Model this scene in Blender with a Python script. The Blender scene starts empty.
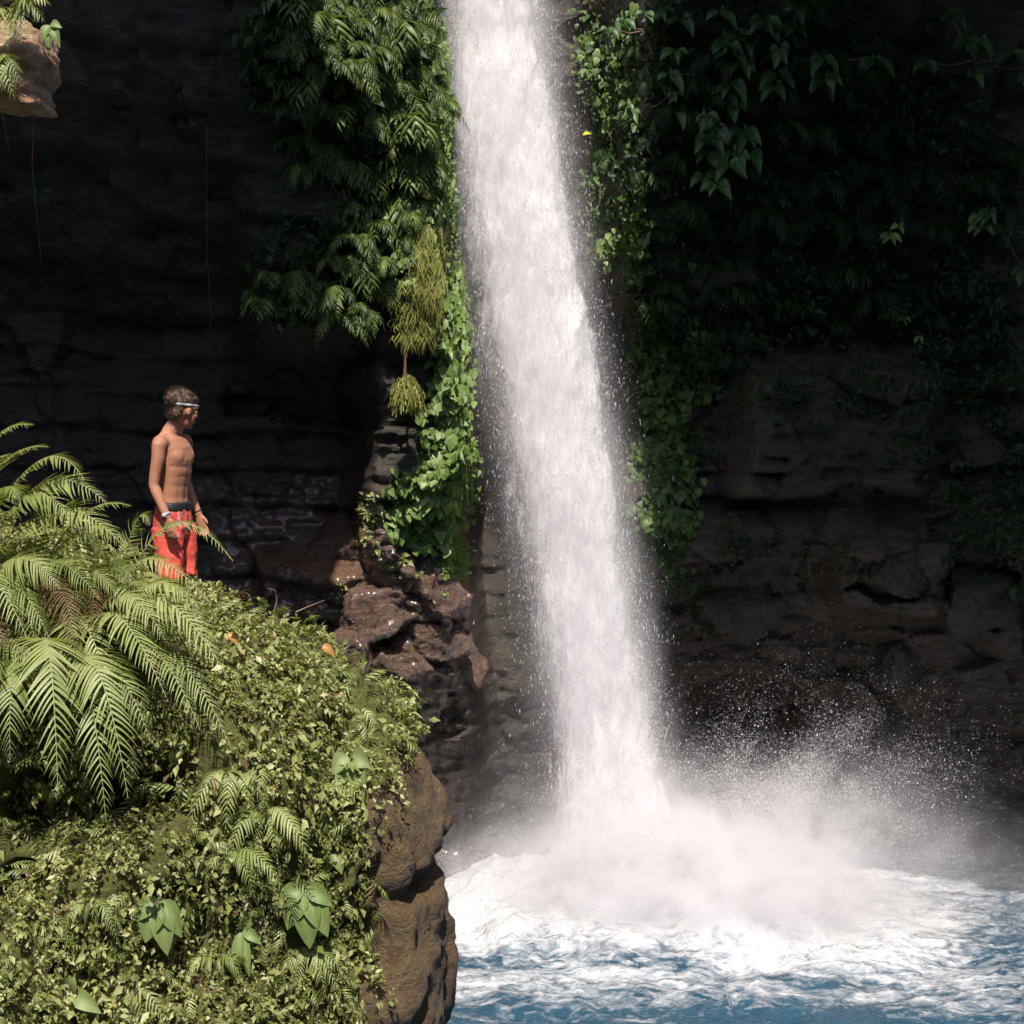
import bpy, bmesh, math, random
import numpy as np
from mathutils import Vector, Matrix
random.seed(7); RNG = np.random.default_rng(11)
sc = bpy.context.scene
COL = sc.collection
PI = math.pi

# ------------------------------------------------------------------ camera
FPX = 1550.0; PITCH = math.atan(112.0/FPX); CZ = 6.0
cam_d = bpy.data.cameras.new('camera'); cam = bpy.data.objects.new('camera', cam_d); COL.objects.link(cam)
cam.location = (0, 0, CZ); cam.rotation_euler = (PI/2-PITCH, 0, 0)
cam_d.sensor_width = 36; cam_d.lens = 36*FPX/1024; cam_d.clip_end = 500; cam_d.clip_start = 0.05
sc.camera = cam
def at(px, py, Y):
    """world point seen in the photograph at (px, py) at depth Y"""
    u = 512.0-py; r = px-512.0
    dy = FPX*math.cos(PITCH)+u*math.sin(PITCH)
    dz = -FPX*math.sin(PITCH)+u*math.cos(PITCH)
    s = Y/dy
    return Vector((r*s, Y, CZ+dz*s))

# ------------------------------------------------------------------ light
SUN_EL = math.radians(56); SUN_AZ_LEFT = math.radians(-2)   # behind the camera, a little to the left
sdir = Vector((-math.sin(SUN_AZ_LEFT)*math.cos(SUN_EL), -math.cos(SUN_AZ_LEFT)*math.cos(SUN_EL), math.sin(SUN_EL)))
sd = bpy.data.lights.new('sun', 'SUN'); sd.energy = 4.6; sd.angle = math.radians(0.5); sd.color = (1, .95, .87)
so = bpy.data.objects.new('sun', sd); COL.objects.link(so); so.rotation_euler = sdir.to_track_quat('Z', 'Y').to_euler(); so.location = (0, 0, 30)
w = bpy.data.worlds.new('World'); sc.world = w; w.use_nodes = True
nt = w.node_tree; bg = nt.nodes['Background']
sk = nt.nodes.new('ShaderNodeTexSky'); sk.sky_type = 'NISHITA'; sk.sun_disc = False
sk.sun_elevation = SUN_EL; sk.sun_rotation = PI+SUN_AZ_LEFT
nt.links.new(sk.outputs[0], bg.inputs[0]); bg.inputs[1].default_value = 0.15
sc.view_settings.view_transform = 'Standard'; sc.view_settings.look = 'None'
sc.view_settings.exposure = 0.78; sc.view_settings.gamma = 1
sc.cycles.max_bounces = 6; sc.cycles.diffuse_bounces = 3; sc.cycles.glossy_bounces = 2
sc.cycles.transmission_bounces = 3; sc.cycles.transparent_max_bounces = 24; sc.cycles.volume_bounces = 3
sc.cycles.use_denoising = True; sc.cycles.caustics_reflective = False; sc.cycles.caustics_refractive = False
sc.cycles.volume_step_rate = 1.0; sc.cycles.volume_max_steps = 64
sc.cycles.use_adaptive_sampling = True; sc.cycles.adaptive_threshold = 0.02

# ------------------------------------------------------------------ noise (numpy)
def _h(ix, iy, iz, s):
    n = (ix.astype(np.int64)*374761393 + iy.astype(np.int64)*668265263 + iz.astype(np.int64)*2147483647 + s*974634777) & 0xffffffff
    n = ((n ^ (n >> 13))*1274126177) & 0xffffffff
    n = ((n ^ (n >> 16))*2246822519) & 0xffffffff
    return ((n ^ (n >> 15)) & 0xffffff)/float(0xffffff)
def vnoise(x, y, z, s=0):
    x = np.asarray(x, float); y = np.asarray(y, float)+0*x; z = np.asarray(z, float)+0*x
    ix, iy, iz = np.floor(x), np.floor(y), np.floor(z)
    fx, fy, fz = x-ix, y-iy, z-iz
    fx, fy, fz = [f*f*f*(f*(f*6-15)+10) for f in (fx, fy, fz)]
    def c(a, b, d): return _h(ix+a, iy+b, iz+d, s)
    x00 = c(0,0,0)*(1-fx)+c(1,0,0)*fx; x10 = c(0,1,0)*(1-fx)+c(1,1,0)*fx
    x01 = c(0,0,1)*(1-fx)+c(1,0,1)*fx; x11 = c(0,1,1)*(1-fx)+c(1,1,1)*fx
    return ((x00*(1-fy)+x10*fy)*(1-fz)+(x01*(1-fy)+x11*fy)*fz)*2-1
def fbm(x, y, z, s=0, o=4, g=.5, ridged=False):
    t = 0; a = 1; n = 0
    for i in range(o):
        v = vnoise(x*2**i+i*17.3, y*2**i+i*5.1, z*2**i+i*9.7, s+i)
        if ridged: v = 1-2*np.abs(v)
        t = t+a*v; n += a; a *= g
    return t/n
def voro(u, v, s=0):
    """blocky facets: each cell gets a height and a tilt; also the gap to the next cell"""
    u = np.asarray(u, float); v = np.asarray(v, float)
    iu, iv = np.floor(u), np.floor(v); b1 = np.full(u.shape, 9.); b2 = np.full(u.shape, 9.); val = np.zeros(u.shape); z0 = np.zeros(u.shape)
    for a in (-1, 0, 1):
        for b in (-1, 0, 1):
            cu = iu+a+_h(iu+a, iv+b, z0, s); cv = iv+b+_h(iu+a, iv+b, z0+1, s)
            d = np.hypot(u-cu, v-cv)
            h = _h(iu+a, iv+b, z0+2, s)-.5+(u-cu)*(_h(iu+a, iv+b, z0+3, s)-.5)*1.1+(v-cv)*(_h(iu+a, iv+b, z0+4, s)-.5)*1.1
            m = d < b1
            b2 = np.where(m, b1, np.minimum(b2, d)); val = np.where(m, h, val); b1 = np.where(m, d, b1)
    return val, b2-b1
def S(a, b, t):
    t = np.clip((t-a)/(b-a), 0, 1); return t*t*(3-2*t)
def G(x, c, r): return np.exp(-((x-c)/r)**2)

# ------------------------------------------------------------------ materials
MATS = {}
def newmat(name):
    m = bpy.data.materials.new(name); m.use_nodes = True; n = m.node_tree
    n.nodes.clear(); out = n.nodes.new('ShaderNodeOutputMaterial'); MATS[name] = m
    return m, n, out
def N(n, t, **k):
    x = n.nodes.new(t)
    for a, b in k.items():
        if a.startswith('_'): setattr(x, a[1:], b)
        else: x.inputs[a.replace('__', ' ')].default_value = b
    return x
def ramp(n, src, stops, mode='LINEAR'):
    r = n.nodes.new('ShaderNodeValToRGB'); r.color_ramp.interpolation = mode
    e = r.color_ramp.elements
    while len(e) < len(stops): e.new(.5)
    for el, (p, c) in zip(e, stops): el.position = p; el.color = (*c, 1) if len(c) == 3 else c
    n.links.new(src, r.inputs[0]); return r.outputs[0]
def objco(n, scale=(1, 1, 1), rot=(0, 0, 0)):
    g = n.nodes.new('ShaderNodeNewGeometry'); mp = n.nodes.new('ShaderNodeMapping')
    mp.inputs['Scale'].default_value = scale; mp.inputs['Rotation'].default_value = rot
    n.links.new(g.outputs['Position'], mp.inputs[0]); return mp.outputs[0]
def noise(n, co, sc_, det=6, rough=.6, dist=0):
    x = N(n, 'ShaderNodeTexNoise', Scale=sc_, Detail=det, Roughness=rough, Distortion=dist); n.links.new(co, x.inputs['Vector']); return x.outputs['Fac']
def mixc(n, f, a, b, bt='MIX'):
    m = n.nodes.new('ShaderNodeMix'); m.data_type = 'RGBA'; m.blend_type = bt
    for i, v in ((0, f), (6, a), (7, b)):
        if isinstance(v, (int, float)): m.inputs[i].default_value = v
        elif isinstance(v, tuple): m.inputs[i].default_value = (*v, 1)
        else: n.links.new(v, m.inputs[i])
    return m.outputs[2]
def math_(n, op, a, b=0., clamp=False):
    m = n.nodes.new('ShaderNodeMath'); m.operation = op; m.use_clamp = clamp
    for i, v in ((0, a), (1, b)):
        if isinstance(v, (int, float)): m.inputs[i].default_value = v
        else: n.links.new(v, m.inputs[i])
    return m.outputs[0]

def rock_mat(name, cols, moss=0.0, mosscol=(.05, .075, .015), rough=(.3, .75), strata=5.0, bump=.7, scale=1.0):
    m, n, out = newmat(name)
    co = objco(n); cs = objco(n, (.6, .6, strata))
    a = noise(n, co, 1.1*scale, 8, .65, .4); b = noise(n, cs, 1.7*scale, 7, .7, .6); c = noise(n, co, 14*scale, 6, .7)
    col = ramp(n, a, [(.3, cols[0]), (.5, cols[1]), (.72, cols[2])])
    col = mixc(n, ramp(n, b, [(.42, (0, 0, 0)), (.62, (1, 1, 1))]), col, cols[3])
    col = mixc(n, .55, col, ramp(n, c, [(.3, (.35, .35, .35)), (.7, (1, 1, 1))]), 'MULTIPLY')
    # pale lichen flecks
    vo = N(n, 'ShaderNodeTexVoronoi', Scale=5.*scale); n.links.new(mixc(n, .25, co, noise(n, co, 6, 3)), vo.inputs['Vector'])
    fl = math_(n, 'MULTIPLY', ramp(n, vo.outputs['Distance'], [(.05, (1, 1, 1)), (.17, (0, 0, 0))]), ramp(n, noise(n, co, .9, 2), [(.55, (0, 0, 0)), (.66, (1, 1, 1))]))
    col = mixc(n, math_(n, 'MULTIPLY', fl, .45), col, (.26, .25, .21))
    wet_shade = N(n, 'ShaderNodeAttribute', _attribute_name='wet'); col = mixc(n, wet_shade.outputs['Fac'], col, mixc(n, 1., col, (.5, .47, .47), 'MULTIPLY'))  # darkens the base colour: wetness plus painted shade
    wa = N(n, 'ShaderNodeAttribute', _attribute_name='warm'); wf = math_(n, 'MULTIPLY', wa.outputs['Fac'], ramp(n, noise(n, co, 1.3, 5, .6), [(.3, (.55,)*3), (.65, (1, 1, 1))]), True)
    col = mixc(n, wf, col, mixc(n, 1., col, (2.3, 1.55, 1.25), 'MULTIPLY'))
    bs = N(n, 'ShaderNodeBsdfPrincipled')
    if moss > 0:
        mn = noise(n, co, 2.3*scale, 7, .7, .3)
        at_ = N(n, 'ShaderNodeAttribute', _attribute_name='moss')
        mf = ramp(n, math_(n, 'ADD', math_(n, 'MULTIPLY', at_.outputs['Fac'], .8), math_(n, 'ADD', mn, moss-.5)), [(.5, (0, 0, 0)), (.62, (1, 1, 1))])
        mc = mixc(n, noise(n, co, 25, 5, .7), mosscol, tuple(x*2.2 for x in mosscol))
        col = mixc(n, mf, col, mc)
        rr = N(n, 'ShaderNodeMapRange'); n.links.new(mf, rr.inputs[0]); rr.inputs[3].default_value = 0; rr.inputs[4].default_value = .4
        ro = math_(n, 'ADD', ramp(n, c, [(.3, (rough[0],)*3), (.75, (rough[1],)*3)]), rr.outputs[0], True)
    else: ro = ramp(n, c, [(.3, (rough[0],)*3), (.75, (rough[1],)*3)])
    ro = math_(n, 'SUBTRACT', ro, math_(n, 'MULTIPLY', wf, .25), True)
    n.links.new(math_(n, 'MULTIPLY', wf, .8) if name == 'cliff_rock' else ramp(n, noise(n, co, 2, 4), [(.4, (0, 0, 0)), (.6, (1, 1, 1))]) if name == 'wet_rock' else math_(n, 'MULTIPLY', 0., 0.), bs.inputs['Coat Weight']); bs.inputs['Coat Roughness'].default_value = .16
    n.links.new(col, bs.inputs['Base Color']); n.links.new(ro, bs.inputs['Roughness'])
    h = math_(n, 'ADD', math_(n, 'MULTIPLY', b, .6), math_(n, 'ADD', math_(n, 'MULTIPLY', c, .22), math_(n, 'MULTIPLY', noise(n, co, 4.5*scale, 8, .75), .6)))
    bp = N(n, 'ShaderNodeBump', Strength=bump, Distance=.14); n.links.new(h, bp.inputs['Height']); n.links.new(bp.outputs[0], bs.inputs['Normal'])
    n.links.new(bs.outputs[0], out.inputs[0]); return m
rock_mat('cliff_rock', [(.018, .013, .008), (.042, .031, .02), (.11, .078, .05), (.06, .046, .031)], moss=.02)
rock_mat('wet_rock', [(.06, .032, .020), (.15, .085, .055), (.27, .17, .12), (.19, .115, .08)], moss=.03, rough=(.06, .34), strata=1.6, bump=1.0, scale=1.5)
rock_mat('boulder_rock', [(.05, .026, .012), (.16, .09, .045), (.30, .20, .11), (.21, .14, .065)], moss=.27, mosscol=(.085, .09, .018), rough=(.35, .85), strata=1.3, bump=1.0, scale=3.)
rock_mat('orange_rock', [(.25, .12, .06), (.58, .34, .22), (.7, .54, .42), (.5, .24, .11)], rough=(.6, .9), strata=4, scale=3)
rock_mat('earth', [(.02, .016, .01), (.04, .035, .02), (.05, .06, .02), (.03, .04, .015)], rough=(.7, .95))

def leaf_mat(name, dark, mid, light, trans=.35, rough=.45, spec=.4, dead=None):
    m, n, out = newmat(name)
    at_ = N(n, 'ShaderNodeAttribute', _attribute_name='tint')
    stops = [(0, dark), (.5, mid), (1., light)]
    if dead: stops = [(0, dead), (.06, dead), (.1, dark), (.5, mid), (1., light)]
    col = ramp(n, at_.outputs['Fac'], stops)
    co = objco(n)
    col = mixc(n, .35, col, ramp(n, noise(n, co, 30, 3), [(.3, (.55, .55, .5)), (.7, (1.0, 1., 1.))]), 'MULTIPLY')
    bs = N(n, 'ShaderNodeBsdfPrincipled', Roughness=rough); bs.inputs['Specular IOR Level'].default_value = spec
    n.links.new(col, bs.inputs['Base Color'])
    tr = N(n, 'ShaderNodeBsdfTranslucent'); tc = mixc(n, 1., col, (1.3, 1.25, .55), 'MULTIPLY'); n.links.new(tc, tr.inputs[0])
    mx = N(n, 'ShaderNodeMixShader'); mx.inputs[0].default_value = trans
    n.links.new(bs.outputs[0], mx.inputs[1]); n.links.new(tr.outputs[0], mx.inputs[2]); n.links.new(mx.outputs[0], out.inputs[0]); return m
leaf_mat('fern_leaf', (.07, .095, .02), (.23, .27, .075), (.40, .42, .18), dead=(.20, .12, .06), spec=.5)
leaf_mat('cliff_fern_leaf', (.025, .05, .012), (.075, .12, .026), (.22, .26, .07), dead=(.16, .12, .05))
leaf_mat('cover_leaf', (.07, .085, .016), (.25, .265, .075), (.50, .49, .25), dead=(.16, .10, .05))
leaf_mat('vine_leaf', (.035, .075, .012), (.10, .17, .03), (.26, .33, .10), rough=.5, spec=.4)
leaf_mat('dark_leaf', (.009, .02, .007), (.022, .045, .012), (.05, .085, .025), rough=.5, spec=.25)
leaf_mat('broad_leaf', (.07, .11, .03), (.17, .23, .07), (.30, .36, .14), rough=.5)
leaf_mat('glossy_leaf', (.02, .055, .014), (.05, .11, .028), (.14, .21, .08), rough=.42, spec=.4)
leaf_mat('moss_strand', (.11, .11, .03), (.26, .27, .075), (.42, .42, .16), trans=.4, rough=.8, spec=.1)
leaf_mat('red_root', (.07, .03, .018), (.13, .055, .035), (.19, .10, .06), trans=.1, rough=.8, spec=.2)
leaf_mat('orange_leaf', (.34, .15, .04), (.48, .22, .05), (.55, .3, .09), trans=.3)
leaf_mat('yellow_leaf', (.6, .5, .03), (.75, .62, .05), (.85, .7, .08), trans=.3)
leaf_mat('stem_green', (.10, .09, .03), (.14, .13, .045), (.18, .17, .06), trans=.05)
leaf_mat('twig_bark', (.16, .10, .07), (.22, .15, .11), (.28, .2, .15), trans=.0)
def simple(name, col, rough=.6, metal=0, sub=0, bumpsc=0, bumps=.2, spec=.5, var=None):
    m, n, out = newmat(name); bs = N(n, 'ShaderNodeBsdfPrincipled', Roughness=rough, Metallic=metal)
    bs.inputs['Specular IOR Level'].default_value = spec
    co = objco(n); f = noise(n, co, var[1] if var else 20, 4)
    c = mixc(n, ramp(n, f, [(.35, (0, 0, 0)), (.65, (1, 1, 1))]), col, var[0] if var else tuple(x*.85 for x in col))
    n.links.new(c, bs.inputs['Base Color'])
    if sub: bs.inputs['Subsurface Weight'].default_value = sub; bs.inputs['Subsurface Radius'].default_value = (.03, .012, .006)
    if bumpsc:
        bp = N(n, 'ShaderNodeBump', Strength=bumps, Distance=.01); n.links.new(noise(n, co, bumpsc, 5), bp.inputs['Height']); n.links.new(bp.outputs[0], bs.inputs['Normal'])
    n.links.new(bs.outputs[0], out.inputs[0]); return m
simple('skin', (.38, .17, .105), .6, sub=.05, spec=.3, var=((.28, .12, .07), 7), bumpsc=60, bumps=.1)
simple('hair', (.035, .018, .010), .5, var=((.10, .05, .024), 60), bumpsc=120, bumps=.6)
simple('shorts_red', (.50, .055, .04), .8, bumpsc=25, bumps=.8, var=((.58, .08, .05), 6))
simple('shorts_pattern', (.55, .36, .34), .8, var=((.62, .09, .07), 30))
simple('band_black', (.012, .012, .014), .6); simple('band_white', (.42, .43, .46), .6, var=((.06, .07, .09), 45))
simple('watch_metal', (.75, .73, .7), .25, .6); simple('eye_white', (.25, .22, .2), .5); simple('lips', (.38, .13, .10), .5)

def water_mat():
    m, n, out = newmat('pool_water'); co = objco(n)
    at_ = N(n, 'ShaderNodeAttribute', _attribute_name='foam')
    d = noise(n, objco(n, (1, 2.1, 1)), 2.6, 8, .68, 1.2); d2 = noise(n, objco(n, (1, 1.7, 1)), 11, 6, .7, .8)
    k = math_(n, 'ADD', at_.outputs['Fac'], math_(n, 'ADD', math_(n, 'MULTIPLY', math_(n, 'SUBTRACT', d, .5), 2.2), math_(n, 'MULTIPLY', math_(n, 'SUBTRACT', d2, .5), 1.0)))
    f = ramp(n, k, [(.28, (0, 0, 0)), (.52, (.28,)*3), (.95, (1, 1, 1))])
    wb = N(n, 'ShaderNodeBsdfPrincipled', Roughness=.12); wb.inputs['IOR'].default_value = 1.33
    n.links.new(mixc(n, noise(n, co, 1.5, 4), (.012, .042, .075), (.03, .09, .14)), wb.inputs['Base Color'])
    fb = N(n, 'ShaderNodeBsdfPrincipled', Roughness=.9); fb.inputs['Specular IOR Level'].default_value = .1
    n.links.new(mixc(n, d2, (.50, .51, .53), (.60, .58, .59)), fb.inputs['Base Color'])
    bp = N(n, 'ShaderNodeBump', Strength=.8, Distance=.06)
    n.links.new(math_(n, 'ADD', d2, math_(n, 'MULTIPLY', noise(n, objco(n, (1, 1.6, 1)), 26, 4), .4)), bp.inputs['Height'])
    n.links.new(bp.outputs[0], wb.inputs['Normal']); n.links.new(bp.outputs[0], fb.inputs['Normal'])
    mx = N(n, 'ShaderNodeMixShader'); n.links.new(f, mx.inputs[0]); n.links.new(wb.outputs[0], mx.inputs[1]); n.links.new(fb.outputs[0], mx.inputs[2])
    n.links.new(mx.outputs[0], out.inputs[0])
water_mat()
def fall_mat(name, lo, hi, amax=1.0, fine=1.0):
    """white water: streaks of foam with gaps between them"""
    m, n, out = newmat(name)
    a = noise(n, objco(n, (3.2, 3.2, .55), (0, .08, 0)), 1.4*fine, 7, .62, .9)
    b = noise(n, objco(n, (9, 9, 1.3), (0, .08, 0)), 2.4*fine, 6, .7, .4)
    at_ = N(n, 'ShaderNodeAttribute', _attribute_name='dens')
    k = math_(n, 'ADD', math_(n, 'ADD', math_(n, 'MULTIPLY', a, .65), math_(n, 'MULTIPLY', b, .45)), math_(n, 'SUBTRACT', at_.outputs['Fac'], .55))
    f = math_(n, 'MULTIPLY', ramp(n, k, [(lo, (0, 0, 0)), (hi, (1, 1, 1))]), amax)
    df = N(n, 'ShaderNodeBsdfDiffuse'); df.inputs[0].default_value = (.90, .87, .885, 1)
    tl = N(n, 'ShaderNodeBsdfTranslucent'); tl.inputs[0].default_value = (.90, .87, .885, 1)
    bp = N(n, 'ShaderNodeBump', Strength=.5, Distance=.2); n.links.new(math_(n, 'ADD', a, b), bp.inputs['Height']); n.links.new(bp.outputs[0], df.inputs['Normal'])
    mx = N(n, 'ShaderNodeMixShader'); mx.inputs[0].default_value = .25; n.links.new(df.outputs[0], mx.inputs[1]); n.links.new(tl.outputs[0], mx.inputs[2])
    tp = N(n, 'ShaderNodeBsdfTransparent'); m2 = N(n, 'ShaderNodeMixShader'); n.links.new(f, m2.inputs[0]); n.links.new(tp.outputs[0], m2.inputs[1]); n.links.new(mx.outputs[0], m2.inputs[2])
    n.links.new(m2.outputs[0], out.inputs[0])
fall_mat('fall_core', .30, .62); fall_mat('fall_veil', .42, .78, .75, 1.3)
def drop_mat():
    m, n, out = newmat('droplet'); df = N(n, 'ShaderNodeBsdfDiffuse'); df.inputs[0].default_value = (.85, .82, .83, 1)
    tl = N(n, 'ShaderNodeBsdfTranslucent'); tl.inputs[0].default_value = (.85, .82, .83, 1)
    mx = N(n, 'ShaderNodeMixShader'); mx.inputs[0].default_value = .5; n.links.new(df.outputs[0], mx.inputs[1]); n.links.new(tl.outputs[0], mx.inputs[2]); n.links.new(mx.outputs[0], out.inputs[0])
drop_mat()

# ------------------------------------------------------------------ mesh helpers
def tag(o, label=None, cat=None, group=None, kind=None):
    if label: o['label'] = label
    if cat: o['category'] = cat
    if group: o['group'] = group
    if kind: o['kind'] = kind
    return o
def mesh_data(name, V, Fs, mat, attrs=None, smooth=True):
    V = np.asarray(V, np.float32); me = bpy.data.meshes.new(name)
    if not isinstance(Fs, list): Fs = [Fs]
    Fs = [np.asarray(f, np.int32) for f in Fs if len(f)]
    nl = sum(f.size for f in Fs); nf = sum(len(f) for f in Fs)
    me.vertices.add(len(V)); me.vertices.foreach_set('co', V.ravel())
    me.loops.add(nl); me.loops.foreach_set('vertex_index', np.concatenate([f.ravel() for f in Fs]))
    me.polygons.add(nf); tot = np.concatenate([np.full(len(f), f.shape[1], np.int32) for f in Fs])
    me.polygons.foreach_set('loop_start', np.concatenate([[0], np.cumsum(tot)[:-1]]).astype(np.int32)); me.polygons.foreach_set('loop_total', tot)
    me.polygons.foreach_set('use_smooth', np.full(nf, smooth))
    for k, v in (attrs or {}).items():
        a = me.attributes.new(k, 'FLOAT', 'POINT'); a.data.foreach_set('value', np.asarray(v, np.float32))
    me.update(calc_edges=True); me.validate()
    me.materials.append(MATS[mat]); return me
def link(name, me, parent=None):
    o = bpy.data.objects.new(name, me); COL.objects.link(o)
    if parent is not None: o.parent = parent
    return o
def empty(name, loc=(0, 0, 0), rz=0):
    o = bpy.data.objects.new(name, None); COL.objects.link(o); o.location = loc; o.rotation_euler = (0, 0, rz); o.empty_display_size = .1; return o
def grid_faces(nu, nv, wrap=False):
    i = np.arange(nv-1)[:, None]; j = np.arange(nu if wrap else nu-1)[None, :]; j2 = (j+1) % nu
    return np.stack([i*nu+j, i*nu+j2, (i+1)*nu+j2, (i+1)*nu+j], -1).reshape(-1, 4)
class Acc:
    """collects many small shapes into one mesh"""
    def __init__(s): s.V = []; s.F = {}; s.T = []; s.n = 0
    def add(s, V, F, t=.5):
        V = np.asarray(V, float); F = np.asarray(F, int)
        s.V.append(V); s.F.setdefault(F.shape[1], []).append(F+s.n); s.T.append(np.full(len(V), t) if np.isscalar(t) else t); s.n += len(V)
    def scatter(s, tv, tf, P, R, sc_, t):
        """template tv/tf at points P with rotation matrices R (n,3,3) and scales"""
        sc_ = np.asarray(sc_); sc_ = sc_[:, None, None] if sc_.ndim == 1 else sc_[:, None, :]
        V = np.einsum('nij,nkj->nki', R, tv[None]*sc_)+P[:, None, :]
        n, k = V.shape[:2]
        s.add(V.reshape(-1, 3), (tf[None]+np.arange(n)[:, None, None]*k).reshape(-1, tf.shape[1]), np.repeat(t, k))
    def tube(s, pts, r0, r1=None, seg=5, t=.5):
        pts = np.asarray(pts, float); n = len(pts); r1 = r0 if r1 is None else r1
        rr = np.linspace(r0, r1, n) if np.isscalar(r0) else np.asarray(r0)
        T = np.gradient(pts, axis=0); T /= np.linalg.norm(T, axis=1)[:, None]+1e-9
        up = np.array([0, 0, 1.]) if abs(T[0][2]) < .9 else np.array([1., 0, 0])
        A = np.cross(T, up); A /= np.linalg.norm(A, axis=1)[:, None]+1e-9; B = np.cross(A, T)
        an = np.linspace(0, 2*PI, seg, endpoint=False)
        V = pts[:, None]+rr[:, None, None]*(np.cos(an)[None, :, None]*A[:, None]+np.sin(an)[None, :, None]*B[:, None])
        s.add(V.reshape(-1, 3), grid_faces(seg, n, True), t)
    def data(s, name, mat, origin=None, smooth=True):
        V = np.concatenate(s.V)
        if origin is not None: V = V-np.asarray(origin)
        return mesh_data(name, V, [np.concatenate(f) for f in s.F.values()], mat, {'tint': np.concatenate(s.T)}, smooth)
def frames(Y, Zh, roll=None):
    """rotation matrices whose local y axis is Y and local z is close to Zh"""
    Y = Y/(np.linalg.norm(Y, axis=1)[:, None]+1e-9)
    X = np.cross(Y, Zh); X /= np.linalg.norm(X, axis=1)[:, None]+1e-9; Z = np.cross(X, Y)
    return np.stack([X, Y, Z], -1)
LEAF = (np.array([[0, 0, 0], [0, .5, -.05], [0, 1, -.16], [-.27, .42, .06], [.27, .42, .06]], float), np.array([[0, 4, 1], [0, 1, 3], [1, 4, 2], [1, 2, 3]]))
HEART = (np.array([[0, 0, 0], [0, .45, -.02], [0, 1.05, -.22], [-.26, -.12, .02], [-.47, .22, .07], [-.3, .65, -.02], [.26, -.12, .02], [.47, .22, .07], [.3, .65, -.02]], float),
         np.array([[0, 1, 4], [0, 4, 3], [1, 5, 4], [1, 2, 5], [0, 7, 1], [0, 6, 7], [1, 7, 8], [1, 8, 2]]))
def rnd(n, a=0., b=1.): return RNG.uniform(a, b, n)
def unit(v): v = np.asarray(v, float); return v/(np.linalg.norm(v, axis=-1, keepdims=True)+1e-9)

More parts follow.
